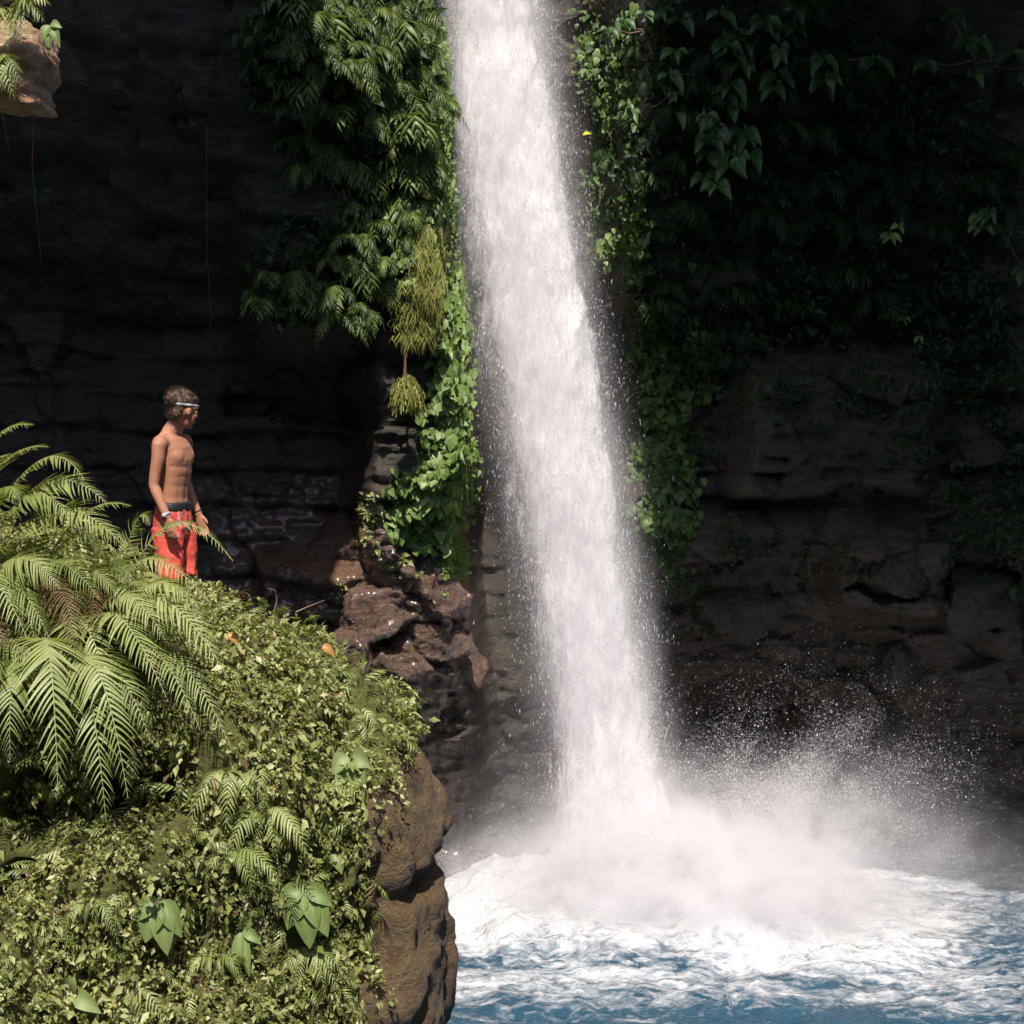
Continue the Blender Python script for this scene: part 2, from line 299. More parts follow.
# ------------------------------------------------------------------ cliff
FALLX = lambda z: np.interp(z, [0, 2, 4, 6, 8, 10, 12, 15], [1.42, 1.12, .79, .45, .13, -.14, -.34, -.5])
def cliffY(x, z, rough=True):
    x = np.asarray(x, float); z = np.asarray(z, float)+0*x
    wx = x+.35*fbm(x*.5, z*.5, 0, 3, 3); wz = z+.30*fbm(x*.45, z*.5, 5, 4, 3)
    # left cave
    prof = np.interp(wz, [-1, 1, 3, 4.2, 5.5, 6.8, 7.5, 8.3, 9.0, 9.5, 11.2], [15.8, 16.3, 17.0, 17.7, 17.9, 17.8, 17.0, 15.9, 14.8, 14.3, 14.0])
    slab = np.interp(wz, [5.9, 6.5, 6.9, 7.6, 11], [17.8, 16.9, 16.0, 15.7, 15.3])       # the lower bulge under the hanging ferns
    sw = S(-3.3, -2.4, wx)
    left = prof*(1-sw)+np.minimum(prof, slab)*sw
    # buttress of creepers left of the fall
    but = np.interp(wz, [1, 2.6, 3.3, 4.3, 4.9, 6, 11], [18.6, 17.6, 17.0, 16.9, 16.5, 16.2, 15.8])
    bw = S(-1.75, -1.25, wx)
    Yv = left*(1-bw)+but*bw
    # low rocks at its foot reach into the cave
    foot = np.interp(wz, [1.5, 3.0, 4.2, 5.0], [17.6, 16.9, 17.1, 18.4])+ .5*G(wx, -3.2, .8)
    fw = S(-3.6, -2.4, wx)*(1-S(-1.6, -1.2, wx)); Yv = np.where(fw > 0, Yv*(1-fw)+np.minimum(Yv, foot)*fw, Yv)
    # recess behind the fall and the right wall
    rec = np.interp(wz, [0, 3.2, 4.2, 6, 12], [18.9, 18.8, 19.6, 20.2, 20.4])
    sh_ = np.interp(z, [3, 6, 8.5, 11], [0, -.08, -.28, -.55]); rw = S(-.55, -.15, wx-sh_); Yv = Yv*(1-rw)+rec*rw
    right = np.interp(wz, [0, .6, 1.4, 3.2, 4.2, 5.4, 6.4, 7.2, 9, 11], [20.9, 20.9, 20.6, 19.4, 18.8, 19.0, 18.9, 18.6, 17.9, 17.2])
    right = right - np.clip(wx-4.2, 0, 9)*.42
    r2 = S(.95, 1.7, wx); Yv = Yv*(1-r2)+right*r2
    Yv -= .8*S(2.55, 2.9, wx)*(1-S(4.7, 5.1, wx))*S(4.7, 4.95, wz)*(1-S(6.1, 6.7, wz))      # stratified block
    Yv -= .6*S(3.9, 4.15, wx)*(1-S(4.95, 5.2, wx))*S(3.2, 3.4, wz)*(1-S(4.25, 4.45, wz))    # pale slab
    Yv += 1.2*G(wx, 3.0, .8)*G(wz, 1.4, .7)                                                # hollow at the foot
    # unseen lips high overhead, shaped to shade the walls on both sides, open above the fall
    lw = 1-S(-2.35, -1.6, x+.5*fbm(x*.6, z, 1, 14, 2)); lip = S(11.6, 12.6, z+.25*fbm(x, z, 2, 8, 3))
    Yv = Yv-lw*lip*(4.3+.5*fbm(x*.6, 0*z, 0, 9, 3))
    rw2 = S(1.15, 2.2, x); Yv = Yv-rw2*lip*(6.0+.6*fbm(x*.5, 0*z, 3, 12, 3))
    if rough:
        v1, e1 = voro(x*.95+.3*fbm(x, z, 0, 31, 2), z*1.3+.3*fbm(x, z, 4, 32, 2), 5)
        v2, e2 = voro(x*2.6+.5*fbm(x, z, 1, 33, 2), z*3.6, 6)
        st = z*2.3+.7*fbm(x*.4, z*.3, 0, 41, 3); fr = st-np.floor(st); ledge = S(0, .25, fr)*(1-fr)
        Yv = Yv-.30*v1-.10*v2-.16*ledge*(1-.5*bw)-.40*fbm(x*.7, z*.9, 1, 51, 6, .6)-.07*fbm(x*2.5, z*7, 1, 52, 4, .6, True)-.05*fbm(x*1.2, z*13, 2, 53, 3, .6)*S(1, 2, x)
        Yv = Yv+.05*(1-S(0, .10, e1))*S(-.2, .3, fbm(x, z, 7, 57, 2))
    return Yv
def cliff_n(x, z, e=.25):
    gx = (cliffY(x+e, z, False)-cliffY(x-e, z, False))/(2*e); gz = (cliffY(x, z+e, False)-cliffY(x, z-e, False))/(2*e)
    n = np.stack([gx, -np.ones_like(gx), gz], -1); return unit(n)
xs = np.concatenate([np.arange(-14, -7, .16), np.arange(-7, 8.5, .033), np.arange(8.5, 16, .16)])
zs = np.concatenate([np.arange(-1.2, 12, .033), np.arange(12, 17.5, .12)])
X, Z = np.meshgrid(xs, zs); Yc = cliffY(X, Z)
# warm moist rock at the foot of the left side, mossy bits
moss = S(.1, .5, fbm(X*.9, Z*.9, 0, 61, 4))*.25+.5*G(X, -.75, .35)*G(Z, 4.2, .55)+.6*G(X, -.85, .25)*G(Z, 5.8, .9)+.25*S(5.5, 7, Z)*S(1, 2, X)
V = np.stack([X, Yc, Z], -1).reshape(-1, 3)
F = grid_faces(len(xs), len(zs))
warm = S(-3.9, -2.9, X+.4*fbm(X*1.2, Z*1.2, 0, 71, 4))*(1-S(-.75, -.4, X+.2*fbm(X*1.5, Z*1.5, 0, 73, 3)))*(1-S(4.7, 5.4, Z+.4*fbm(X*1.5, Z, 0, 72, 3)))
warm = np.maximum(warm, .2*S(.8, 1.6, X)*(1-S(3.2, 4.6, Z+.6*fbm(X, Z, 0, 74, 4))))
wet = G(X, FALLX(np.clip(Z, 0, 14)), 1.15)+.5*(1-S(1.0, 2.2, Z+.3*fbm(X, Z, 0, 75, 3)))  # wet rock, with the shade beside the fall painted into the same darkening
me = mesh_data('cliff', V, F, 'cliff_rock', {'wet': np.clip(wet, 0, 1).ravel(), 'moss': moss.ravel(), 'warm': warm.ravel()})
tag(link('cliff', me), 'dark layered rock cliff with a deep overhang around the waterfall', kind='structure')

# unseen gorge walls added round the camera to cut sky light, and the bank it stands on
def wall_sheet(name, p0, p1, h, nx, nz, dirn, seed):
    p0, p1 = np.array(p0, float), np.array(p1, float); u = np.linspace(0, 1, nx); v = np.linspace(-1, h, nz); U, Vv = np.meshgrid(u, v)
    P = p0[None, None]+(p1-p0)[None, None]*U[..., None]; P = np.concatenate([P, Vv[..., None]], -1)
    d = 1.5*fbm(P[..., 0]*.25, P[..., 1]*.25, Vv*.3, seed, 5)-Vv*.05; P[..., 0] += d*dirn[0]; P[..., 1] += d*dirn[1]
    tag(link(name, mesh_data(name, P.reshape(-1, 3), grid_faces(nx, nz), 'earth', {'moss': np.ones(nx*nz)})), 'unseen overgrown rock wall added round the gorge to cut sky light', kind='structure')
wall_sheet('gorge_shade_wall', (-13.5, 19), (-15, -14), 15, 90, 50, (1, 0), 81)
wall_sheet('gorge_shade_wall', (-15, -14), (17, -14), 17, 90, 50, (0, 1), 82)
wall_sheet('gorge_shade_wall', (17, -14), (15.5, 19), 15, 90, 50, (-1, 0), 83)
gx = np.linspace(-60, 60, 150); gy = np.linspace(-60, 60, 150); GX, GY = np.meshgrid(gx, gy)
GZ = -1.6+.5*fbm(GX*.1, GY*.1, 0, 85, 4)+S(17, 26, np.hypot(GX-1, GY-3)*1.0)*14
link('ground', mesh_data('ground', np.stack([GX, GY, GZ], -1).reshape(-1, 3), grid_faces(150, 150), 'earth'))
tag(bpy.data.objects['ground'], kind='structure')
bx = np.linspace(-7, 7, 120); by = np.linspace(-9, 2.6, 100); BX, BY = np.meshgrid(bx, by)
BZ = -1.5+(5.7+.25*fbm(BX, BY, 0, 88, 4))*(1-S(1.2, 2.4, BY+.4*fbm(BX, 0, 0, 87, 3)))
tag(link('riverbank', mesh_data('riverbank', np.stack([BX, BY, BZ], -1).reshape(-1, 3), grid_faces(120, 100), 'earth')), kind='structure')

# ------------------------------------------------------------------ pool
IMP = (1.35, 17.9)
px_ = np.concatenate([np.arange(-13, -3, .3), np.arange(-3, 8.5, .03), np.arange(8.5, 15, .3)])
py_ = np.concatenate([np.arange(-12, 12, .4), np.arange(12, 22.6, .03)])
PX, PY = np.meshgrid(px_, py_)
R = np.hypot((PX-IMP[0]), (PY-IMP[1])*1.25)
damp = S(12, 13.5, PY)
chop = (.10*fbm(PX*.8, PY*1.3, 0, 91, 5, .55)+.07*fbm(PX*2.2, PY*3.2, 0, 92, 4, .6, True))*(.6+.7*np.exp(-R/4))
ringw = .06*np.sin(R*4.2+1.5*fbm(PX*.7, PY*.7, 0, 93, 3))*np.exp(-R/4)
mound = .95*np.exp(-(R/1.0)**2)*(1+.4*fbm(PX*2.2, PY*2.2, 0, 94, 4, .5))+.30*G(PX, 2.9, 1.0)*G(PY, 17.5, .8)*(1+.7*fbm(PX*3.4, PY*3.4, 3, 94, 4, .5))+.20*np.exp(-(R/2.3)**2)*(1+1.6*fbm(PX*1.8, PY*1.8, 0, 95, 5, .6))
mound += .24*G(PX, -.1, .9)*G(PY, 18.2, .6)*(1+.7*fbm(PX*4, PY*4, 0, 99, 4, .65))
WZ = damp*(chop+ringw+mound)
foam = 1.47-.33*np.hypot((PX-1.1)*.5, (PY-18.2)*1.0)+.42*fbm(PX*.7, PY*1.5, 0, 96, 4)+1.1*(chop)
foam += .32*fbm(PX*.6+.4*PY, PY*1.6, 0, 98, 4)*(1-S(15.5, 17, PY))
foam -= .10*S(4.6, 6, PX); foam += .35*np.clip(fbm(PX*.8, PY*1.2, 7, 97, 4), 0, 1)*S(3.5, 4.5, PX)
foam = np.clip(foam, 0, 1.4)*S(11, 13, PY)
pool = tag(link('pool_water', mesh_data('pool_water', np.stack([PX, PY, WZ], -1).reshape(-1, 3), grid_faces(len(px_), len(py_)), 'pool_water', {'foam': foam.ravel()})), 'churning blue plunge pool streaked with white foam', kind='structure')

# ------------------------------------------------------------------ waterfall
fall = tag(empty('waterfall', (IMP[0], IMP[1], 0)), 'tall white waterfall plunging down the notch in the cliff into the pool', 'waterfall')
fo = np.array(fall.location)
def fallc(z):
    hw = np.interp(z, [0, .8, 2, 4, 6, 8, 10, 12, 15], [1.05, .84, .68, .68, .72, .76, .76, .72, .65])
    yy = np.interp(z, [0, 4, 8, 11, 13, 15], [17.9, 18.3, 18.9, 19.6, 20.1, 20.6])
    return FALLX(z), yy, hw
def shell(name, k, mat, dscale, seed, amp, off=0., zmin=.0, dens=0.):
    nu, nv = 150, 520; zz = np.linspace(zmin, 14.6, nv); an = np.linspace(0, 2*PI, nu, endpoint=False); A, ZZ = np.meshgrid(an, zz)
    c, y, hw = fallc(ZZ); ex = np.cos(A)*hw*k; ey = np.sin(A)*hw*k*dscale
    nx_ = c+ex+off; wz = ZZ*.45
    nn = amp*(fbm(nx_*1.6, (y+ey)*2., wz, seed, 4, .55)+.45*fbm(nx_*5, (y+ey)*5, wz*3, seed+7, 3, .6)+.25*fbm(nx_*11, (y+ey)*11, wz*9, seed+9, 2))
    V = np.stack([c+off+ex*(1+nn), y+ey*(1+nn)-.12*nn, ZZ], -1)-fo
    edge = np.abs(np.cos(A)); d = .55+dens-.25*edge**2-.62*edge**6-.10*S(9.5, 11, ZZ)+.15*(1-S(.6, 2.2, ZZ))+.20*fbm(nx_*1.3, y*0, ZZ*.35, seed+3, 3)
    link(name, mesh_data(name, V.reshape(-1, 3), grid_faces(nu, nv, True), mat, {'dens': d.ravel()}), fall)
shell('water_column', .72, 'fall_core', .45, 101, .30, dens=.22)
shell('water_column', .98, 'fall_core', .45, 111, .30, dens=.07)
shell('water_veil', 1.16, 'fall_veil', .5, 121, .30, off=-.03, dens=.0)
shell('water_veil', 1.38, 'fall_veil', .5, 131, .35, off=-.12, dens=-.10)
OCT = (np.array([[1, 0, 0], [-1, 0, 0], [0, 1, 0], [0, -1, 0], [0, 0, 1], [0, 0, -1]], float), np.array([[0, 2, 4], [2, 1, 4], [1, 3, 4], [3, 0, 4], [2, 0, 5], [1, 2, 5], [3, 1, 5], [0, 3, 5]]))
def drops(name, P, r, stretch, parent, mat='droplet'):
    n = len(P); a = Acc(); Rm = np.repeat(np.eye(3)[None], n, 0)
    a.scatter(OCT[0], OCT[1], P, Rm, np.stack([r, r, r*stretch], -1), np.full(n, .5))
    return link(name, a.data(name, mat), parent)
n = 110000
z = rnd(n, 0.2, 13.5); c, y, hw = fallc(z)
side = RNG.normal(0, 1, n); gust = .5+.8*S(-.1, .5, fbm(side*2, z*1.2, 0, 141, 3))
spread = hw*(.62+.14*np.abs(RNG.standard_normal(n)))*gust
dx = np.where(rnd(n) < .62, side*hw*.55, np.sign(side)*(hw*.62+np.abs(RNG.gamma(1.3, .11, n))*(1.1-z/20)))
P = np.stack([c+dx, y-.1+RNG.normal(0, .28, n)-.15, z], -1)-fo
dr = drops('droplets', P, RNG.gamma(1.2, .0007, n)+.0008, rnd(n, 2, 9), fall); dr['kind'] = 'stuff'
# splash thrown up from the foot of the fall, blown to the right
n = 430000
vx = RNG.normal(.9, 1.25, n); vz = np.abs(RNG.normal(2.6, 1.3, n)); t = rnd(n, .05, .75)
k = rnd(n) < .6; vx[k] = RNG.normal(2.7, 1.2, k.sum()); vz[k] = np.abs(RNG.normal(4.9, 1.2, k.sum()))
X0 = np.where(k, RNG.normal(2.1, .45, n), RNG.normal(1.2, .9, n))
P = np.stack([X0+vx*t, IMP[1]+RNG.normal(-.1, .55, n), np.maximum(.15+vz*t-4.9*t*t, -.02)+.15*rnd(n)], -1)
cl_ = fbm(P[:, 0]*2.4-P[:, 2]*1.2, P[:, 1]*2, P[:, 2]*2.2, 151, 4, .6); P = P[(P[:, 2] > .02) & (cl_ > RNG.normal(.02, .16, n))]; n = len(P)
sp = drops('spray', P, RNG.gamma(1.3, .0010, n)+.0009, rnd(n, 1, 1.6), None)
tag(sp, 'cloud of white spray thrown up at the foot of the fall', kind='stuff')
# the soft breath of water around the fall: a volume that thins out from the column
def fall_mist():
    m, n, out = newmat('fall_mist'); g = n.nodes.new('ShaderNodeNewGeometry'); sp_ = n.nodes.new('ShaderNodeSeparateXYZ'); n.links.new(g.outputs['Position'], sp_.inputs[0])
    X_, Y_, Z_ = sp_.outputs
    def curve(vals, lo=0., hi=15.):
        mr = N(n, 'ShaderNodeMapRange'); n.links.new(Z_, mr.inputs[0]); mr.inputs[1].default_value = lo; mr.inputs[2].default_value = hi
        c = n.nodes.new('ShaderNodeFloatCurve'); cm = c.mapping.curves[0]; c.mapping.use_clip = False
        while len(cm.points) < len(vals): cm.points.new(.5, .5)
        for p_, (z, v) in zip(cm.points, vals): p_.location = (z/15., v); p_.handle_type = 'VECTOR'
        c.mapping.update(); n.links.new(mr.outputs[0], c.inputs['Value']); return c.outputs[0]
    zz = [0, 2, 4, 6, 8, 10, 12, 15]
    cxn = math_(n, 'SUBTRACT', math_(n, 'MULTIPLY', curve([(z, (float(FALLX(z))+1)/3) for z in zz]), 3.), 1.)
    cyn = math_(n, 'ADD', math_(n, 'MULTIPLY', curve([(z, (float(fallc(z)[1])-17)/4) for z in zz]), 4.), 17.)
    dx_ = math_(n, 'DIVIDE', math_(n, 'SUBTRACT', X_, cxn), .40); dy_ = math_(n, 'DIVIDE', math_(n, 'SUBTRACT', Y_, cyn), .5)
    r2 = math_(n, 'ADD', math_(n, 'MULTIPLY', dx_, dx_), math_(n, 'MULTIPLY', dy_, dy_))
    nz = noise(n, objco(n, (2.2, 2.2, .6)), 1.5, 4, .62, .8); k = ramp(n, nz, [(.34, (0, 0, 0)), (.66, (1, 1, 1))])
    d = math_(n, 'MULTIPLY', math_(n, 'EXPONENT', math_(n, 'MULTIPLY', r2, -.85)), math_(n, 'ADD', math_(n, 'MULTIPLY', k, 7.), .3))
    v = N(n, 'ShaderNodeVolumePrincipled'); v.inputs['Color'].default_value = (.99, .965, .98, 1); v.inputs['Anisotropy'].default_value = 0.
    n.links.new(d, v.inputs['Density']); n.links.new(v.outputs[0], out.inputs['Volume']); m.cycles.volume_step_rate = .45
    zt = np.linspace(.6, 14.2, 24); c, y, hw = fallc(zt)
    V_, F_ = loft(np.stack([c, y, zt], -1)-fo, np.full(24, 1.25), np.full(24, .85), nu=24); link('fall_mist', mesh_data('fall_mist', V_, F_, 'fall_mist'), fall)
# mist
def mist():
    m, n, out = newmat('mist'); g = n.nodes.new('ShaderNodeNewGeometry'); co = g.outputs['Position']
    def gauss(cx, cy, cz, rx, ry, rz, amp):
        a = N(n, 'ShaderNodeVectorMath', _operation='SUBTRACT'); n.links.new(co, a.inputs[0]); a.inputs[1].default_value = (cx, cy, cz)
        b = N(n, 'ShaderNodeVectorMath', _operation='DIVIDE'); n.links.new(a.outputs[0], b.inputs[0]); b.inputs[1].default_value = (rx, ry, rz)
        l = N(n, 'ShaderNodeVectorMath', _operation='DOT_PRODUCT'); n.links.new(b.outputs[0], l.inputs[0]); n.links.new(b.outputs[0], l.inputs[1])
        return math_(n, 'MULTIPLY', math_(n, 'EXPONENT', math_(n, 'MULTIPLY', l.outputs['Value'], -1.)), amp)
    s = gauss(1.6, 17.4, .5, 1.0, .7, .7, 8.)
    for q in ((2.8, 17.1, .45, .9, .6, .55, 4.5), (3.3, 17.2, .95, .6, .6, .6, 1.0), (3.9, 17.2, 1.4, .7, .6, .5, .22), (4.3, 17.2, .8, .8, .6, .6, .45), (5.3, 17.4, .5, 1.2, .8, .55, .2), (-.1, 17.9, .3, 1.0, .6, .4, 1.0), (0., 18.2, 1.5, .8, .6, 1.8, .07)):
        s = math_(n, 'ADD', s, gauss(*q))
    nz = ramp(n, noise(n, co, 1.9, 5, .65, .9), [(.36, (.05,)*3), (.64, (1.9,)*3)])
    d = math_(n, 'MULTIPLY', s, nz)
    v = N(n, 'ShaderNodeVolumePrincipled'); v.inputs['Color'].default_value = (.995, .97, .985, 1); v.inputs['Anisotropy'].default_value = .1
    n.links.new(d, v.inputs['Density']); n.links.new(v.outputs[0], out.inputs['Volume'])
    bm = bmesh.new(); bmesh.ops.create_icosphere(bm, subdivisions=3, radius=1)
    for q in bm.verts: q.co = Vector((q.co.x*5.2+2.7, q.co.y*2.0+17.7, q.co.z*5.2+1.9))
    me = bpy.data.meshes.new('mist'); bm.to_mesh(me); me.materials.append(m)
    tag(link('mist', me), 'pale mist hanging over the foot of the waterfall', kind='stuff')
mist()

# ------------------------------------------------------------------ blobs fused into one skin
def fuse(parts, voxel, smooth_it=2):
    """parts: list of (V, F) closed shapes -> one continuous surface (V, F)"""
    a = Acc()
    for V_, F_ in parts:
        for f in (F_ if isinstance(F_, list) else [F_]): pass
        a.V.append(np.asarray(V_, float)); 
        for f in (F_ if isinstance(F_, list) else [F_]):
            f = np.asarray(f, int); a.F.setdefault(f.shape[1], []).append(f+a.n)
        a.n += len(V_)
    me = bpy.data.meshes.new('tmp'); Vv = np.concatenate(a.V)
    me.from_pydata(Vv.tolist(), [], [tuple(q) for fs in a.F.values() for f in fs for q in f.tolist()])
    o = bpy.data.objects.new('tmp', me); COL.objects.link(o)
    r = o.modifiers.new('r', 'REMESH'); r.mode = 'VOXEL'; r.voxel_size = voxel
    if smooth_it: s_ = o.modifiers.new('s', 'SMOOTH'); s_.factor = .6; s_.iterations = smooth_it
    dg = bpy.context.evaluated_depsgraph_get(); ev = o.evaluated_get(dg); m2 = bpy.data.meshes.new_from_object(ev)
    Vn = np.empty(len(m2.vertices)*3, np.float32); m2.vertices.foreach_get('co', Vn); Nn = np.empty_like(Vn); m2.vertices.foreach_get('normal', Nn)
    q = [tuple(p.vertices) for p in m2.polygons]; F4 = np.array([p for p in q if len(p) == 4]); F3 = [p for p in q if len(p) == 3]
    bpy.data.objects.remove(o); bpy.data.meshes.remove(me); bpy.data.meshes.remove(m2)
    Fs = [F4]+([np.array(F3)] if F3 else [])
    return Vn.reshape(-1, 3).astype(float), Nn.reshape(-1, 3).astype(float), Fs
def ball(c, r, nu=24, nv=14, rot=None, e=1.0):
    u = np.linspace(0, 2*PI, nu, endpoint=False); v = np.linspace(-PI/2+.12, PI/2-.12, nv); U, Vv = np.meshgrid(u, v)
    se = lambda t: np.sign(t)*np.abs(t)**e
    P = np.stack([se(np.cos(Vv))*se(np.cos(U)), se(np.cos(Vv))*se(np.sin(U)), se(np.sin(Vv))], -1).reshape(-1, 3)*np.asarray(r)
    if rot is not None: P = P@np.array(rot).T
    P = P+np.asarray(c); F_ = grid_faces(nu, nv, True)
    P = np.concatenate([P, [P[:nu].mean(0)], [P[-nu:].mean(0)]]); n0 = nu*nv
    T = [[(j+1) % nu, j, n0] for j in range(nu)]+[[n0-nu+j, n0-nu+(j+1) % nu, n0+1] for j in range(nu)]
    return P, [F_, np.array(T)]
def loft(C, RX, RY=None, ax=None, nu=24, e=1.0):
    """closed tube through centres C with section half-sizes RX, RY; ax = section x axis hint"""
    C = np.asarray(C, float); n = len(C); RY = RX if RY is None else RY; RX = np.asarray(RX, float)+np.zeros(n); RY = np.asarray(RY, float)+np.zeros(n)
    T = unit(np.gradient(C, axis=0)); ax = np.array(ax if ax is not None else (1, 0, 0), float)
    A = unit(ax[None]-T*(T@ax)[:, None]); B = np.cross(T, A)
    an = np.linspace(0, 2*PI, nu, endpoint=False); ca, sa = [np.sign(f)*np.abs(f)**e for f in (np.cos(an), np.sin(an))]
    V_ = C[:, None]+RX[:, None, None]*ca[None, :, None]*A[:, None]+RY[:, None, None]*sa[None, :, None]*B[:, None]
    V_ = V_.reshape(-1, 3); F_ = grid_faces(nu, n, True)
    V_ = np.concatenate([V_, [C[0]-T[0]*.3*min(RX[0], RY[0])], [C[-1]+T[-1]*.3*min(RX[-1], RY[-1])]]); n0 = nu*n
    Tt = [[(j+1) % nu, j, n0] for j in range(nu)]+[[n0-nu+j, n0-nu+(j+1) % nu, n0+1] for j in range(nu)]
    return V_, [F_, np.array(Tt)]

fall_mist()

# ------------------------------------------------------------------ mossy boulder
parts = [ball((-2.05, 9.1, 3.15), (1.30, 1.25, 1.62), e=.85), ball((-1.12, 9.25, 2.97), (.72, 1.1, 1.40), e=1.), ball((-1.04, 9.3, 2.65), (.62, 1.0, 1.15), e=.92),
         ball((-3.0, 9.2, 3.5), (1.2, 1.3, 1.65), e=.85), ball((-2.2, 9.9, 1.2), (1.6, 1.9, 2.9), e=.75), ball((-1.13, 9.4, .9), (.52, 1.1, 1.9), e=.85),
         ball((-2.9, 7.95, 2.55), (.62, .6, .95), e=.9), ball((-2.6, 10.6, 3.0), (1.6, 1.2, 1.5), e=.7), ball((-4.2, 9.6, 2.4), (1.6, 1.8, 3.3), e=.8), ball((-1.95, 8.1, 2.2), (.75, .5, .9))]
BV, BN, BF = fuse(parts, .035, 12)
x, y, z = BV.T
cr_ = fbm(x*2.2, y*2.2, z*1.6, 204, 5, .6, True); d = .035*cr_-.05*S(.25, .5, fbm(x*1.7, y*1.7, z*1.1, 214, 4, .55, True))+.20*fbm(x*.9, y*.9, z*.9, 201, 4, .55)+.07*fbm(x*3, y*3, z*3, 202, 4, .6, True)+.035*fbm(x*8, y*8, z*5, 203, 5, .65)
crev = -.16*G(x+.12*fbm(z*2, y, 0, 205, 2), -.93, .07)*(1-S(3.3, 3.6, z))*(y < 9.4)-.12*G(z+.15*fbm(x*2, y, 0, 206, 2), 3.25, .08)*S(-1.1, -.9, x)
HOLL = [(at(60, 800, 8.2), .30, .17), (at(150, 770, 8.3), .22, .14), (at(195, 905, 8.3), .12, .16), (at(335, 745, 8.6), .10, .08), (at(390, 905, 8.7), .07, .22), (at(30, 870, 8.1), .10, .07)]
hollow = lambda x, z: np.clip(sum(G(x+.08*fbm(x*3, z*3, 0, 209, 3), c_.x, rx)*G(z+.08*fbm(x*3, z*3, 5, 210, 3), c_.z, rz) for c_, rx, rz in HOLL), 0, 1)
d = d-.50*hollow(x, z)*S(9.6, 8.8, y) if False else d-.75*hollow(x, z)*(1-S(8.8, 9.5, y))
BV = BV+BN*(d+crev)[:, None]
back = S(9.55, 9.9, BV[:, 1])*(1-S(-1.0, -.7, BV[:, 0])*0); lim = 4.35+.03*fbm(x*3, y*3, 0, 207, 3)
BV[:, 2] = np.where(BV[:, 2] > lim, BV[:, 2]*(1-back)+lim*back, BV[:, 2])
bareness = S(-.9, -.65, BV[:, 0]+.12*fbm(x*3, y*3, z*3, 208, 3)-.25*S(3.75, 4.15, z))
me = mesh_data('mossy_boulder', BV-np.array([-2, 9.3, 0]), BF, 'boulder_rock', {'moss': np.clip(.5-.6*bareness, 0, 1)})
bld = link('mossy_boulder', me); bld.location = (-2, 9.3, 0)
tag(bld, 'huge brown boulder overgrown with moss and ferns beside the pool', 'boulder')
# triangulated surface samples of the boulder for planting
def surf(V_, Fs):
    F_ = Fs[0]; T = np.concatenate([F_[:, [0, 1, 2]], F_[:, [0, 2, 3]]]); a, b, c = V_[T[:, 0]], V_[T[:, 1]], V_[T[:, 2]]
    nn = np.cross(b-a, c-a); ar = np.linalg.norm(nn, axis=1)+1e-12; return a, b, c, nn/ar[:, None], ar
SA, SB, SC, SN, SAR = surf(BV, BF)
vis = (SC[:, 1] < 9.9) & (SC[:, 2] > 1.6) & (SC[:, 0] > -3.7) & (SN[:, 1] < .75)
pr = SAR*vis; pr /= pr.sum()
def bsample(n):
    i = RNG.choice(len(pr), n, p=pr); u, v = rnd(n), rnd(n); m = u+v > 1; u[m] = 1-u[m]; v[m] = 1-v[m]
    return SA[i]+(SB[i]-SA[i])*u[:, None]+(SC[i]-SA[i])*v[:, None], SN[i]
from mathutils.bvhtree import BVHTree
bvh = BVHTree.FromPolygons([tuple(v) for v in BV.tolist()], [tuple(f) for F_ in BF for f in F_.tolist()])
def hit(px, py):
    d_ = (at(px, py, 10)-Vector((0, 0, CZ))).normalized(); h = bvh.ray_cast(Vector((0, 0, CZ)), d_)
    return h[0], h[1]
def cover(n, seed, size, thr, tmpl, name, label, mat, lift=.05, big=1., droop=.5):
    P, Nn = bsample(n); x, y, z = P.T
    bare = S(-.80, -.62, x+.10*fbm(x*3, y*3, z*3, 208, 3)-.32*S(3.75, 4.15, z))
    cl = .75*fbm(x*2.6, y*2.6, z*2.6, seed, 3, .6)+.45*fbm(x*9, y*9, z*9, seed+5, 3, .6)
    bump = .17*np.clip(cl+.25, 0, 1)                       # cushions of growth stand off the rock
    patch = .9*(G(x, at(345, 0, 8.7).x, .10)*G(z, at(0, 715, 8.7).z, .22)+G(x, at(318, 0, 8.7).x, .12)*G(z, at(0, 662, 8.7).z, .10)); hb = .30*hollow(x, z)*(y < 9.2)
    keep = (cl > thr+1.1*bare+patch+hb) & (rnd(n) < 1-.75*bare)
    P, Nn, cl, bump = P[keep], Nn[keep], cl[keep], bump[keep]; n = len(P)
    P = P+Nn*(rnd(n, 0, lift)+bump)[:, None]
    dirv = unit(Nn*.5+RNG.normal(0, .55, (n, 3))+np.array([0, 0, -droop])); zz = unit(Nn+RNG.normal(0, .35, (n, 3))+np.array([0, 0, .5]))
    a = Acc(); t = np.clip(.45+.5*cl+RNG.normal(0, .2, n), 0, 1)
    a.scatter(tmpl[0], tmpl[1], P, frames(dirv, zz), size*np.clip(RNG.gamma(2.6, 1/2.6, n), .35, 1.9), t)
    tag(link(name, a.data(name, mat)), label, kind='stuff')
cover(150000, 211, .025, -.27, LEAF, 'ground_cover', 'small leaved creeping plants carpeting the boulder', 'cover_leaf')
cover(20000, 219, .040, .0, LEAF, 'weeds', 'larger leaved weeds scattered over the boulder', 'cover_leaf', lift=.10)

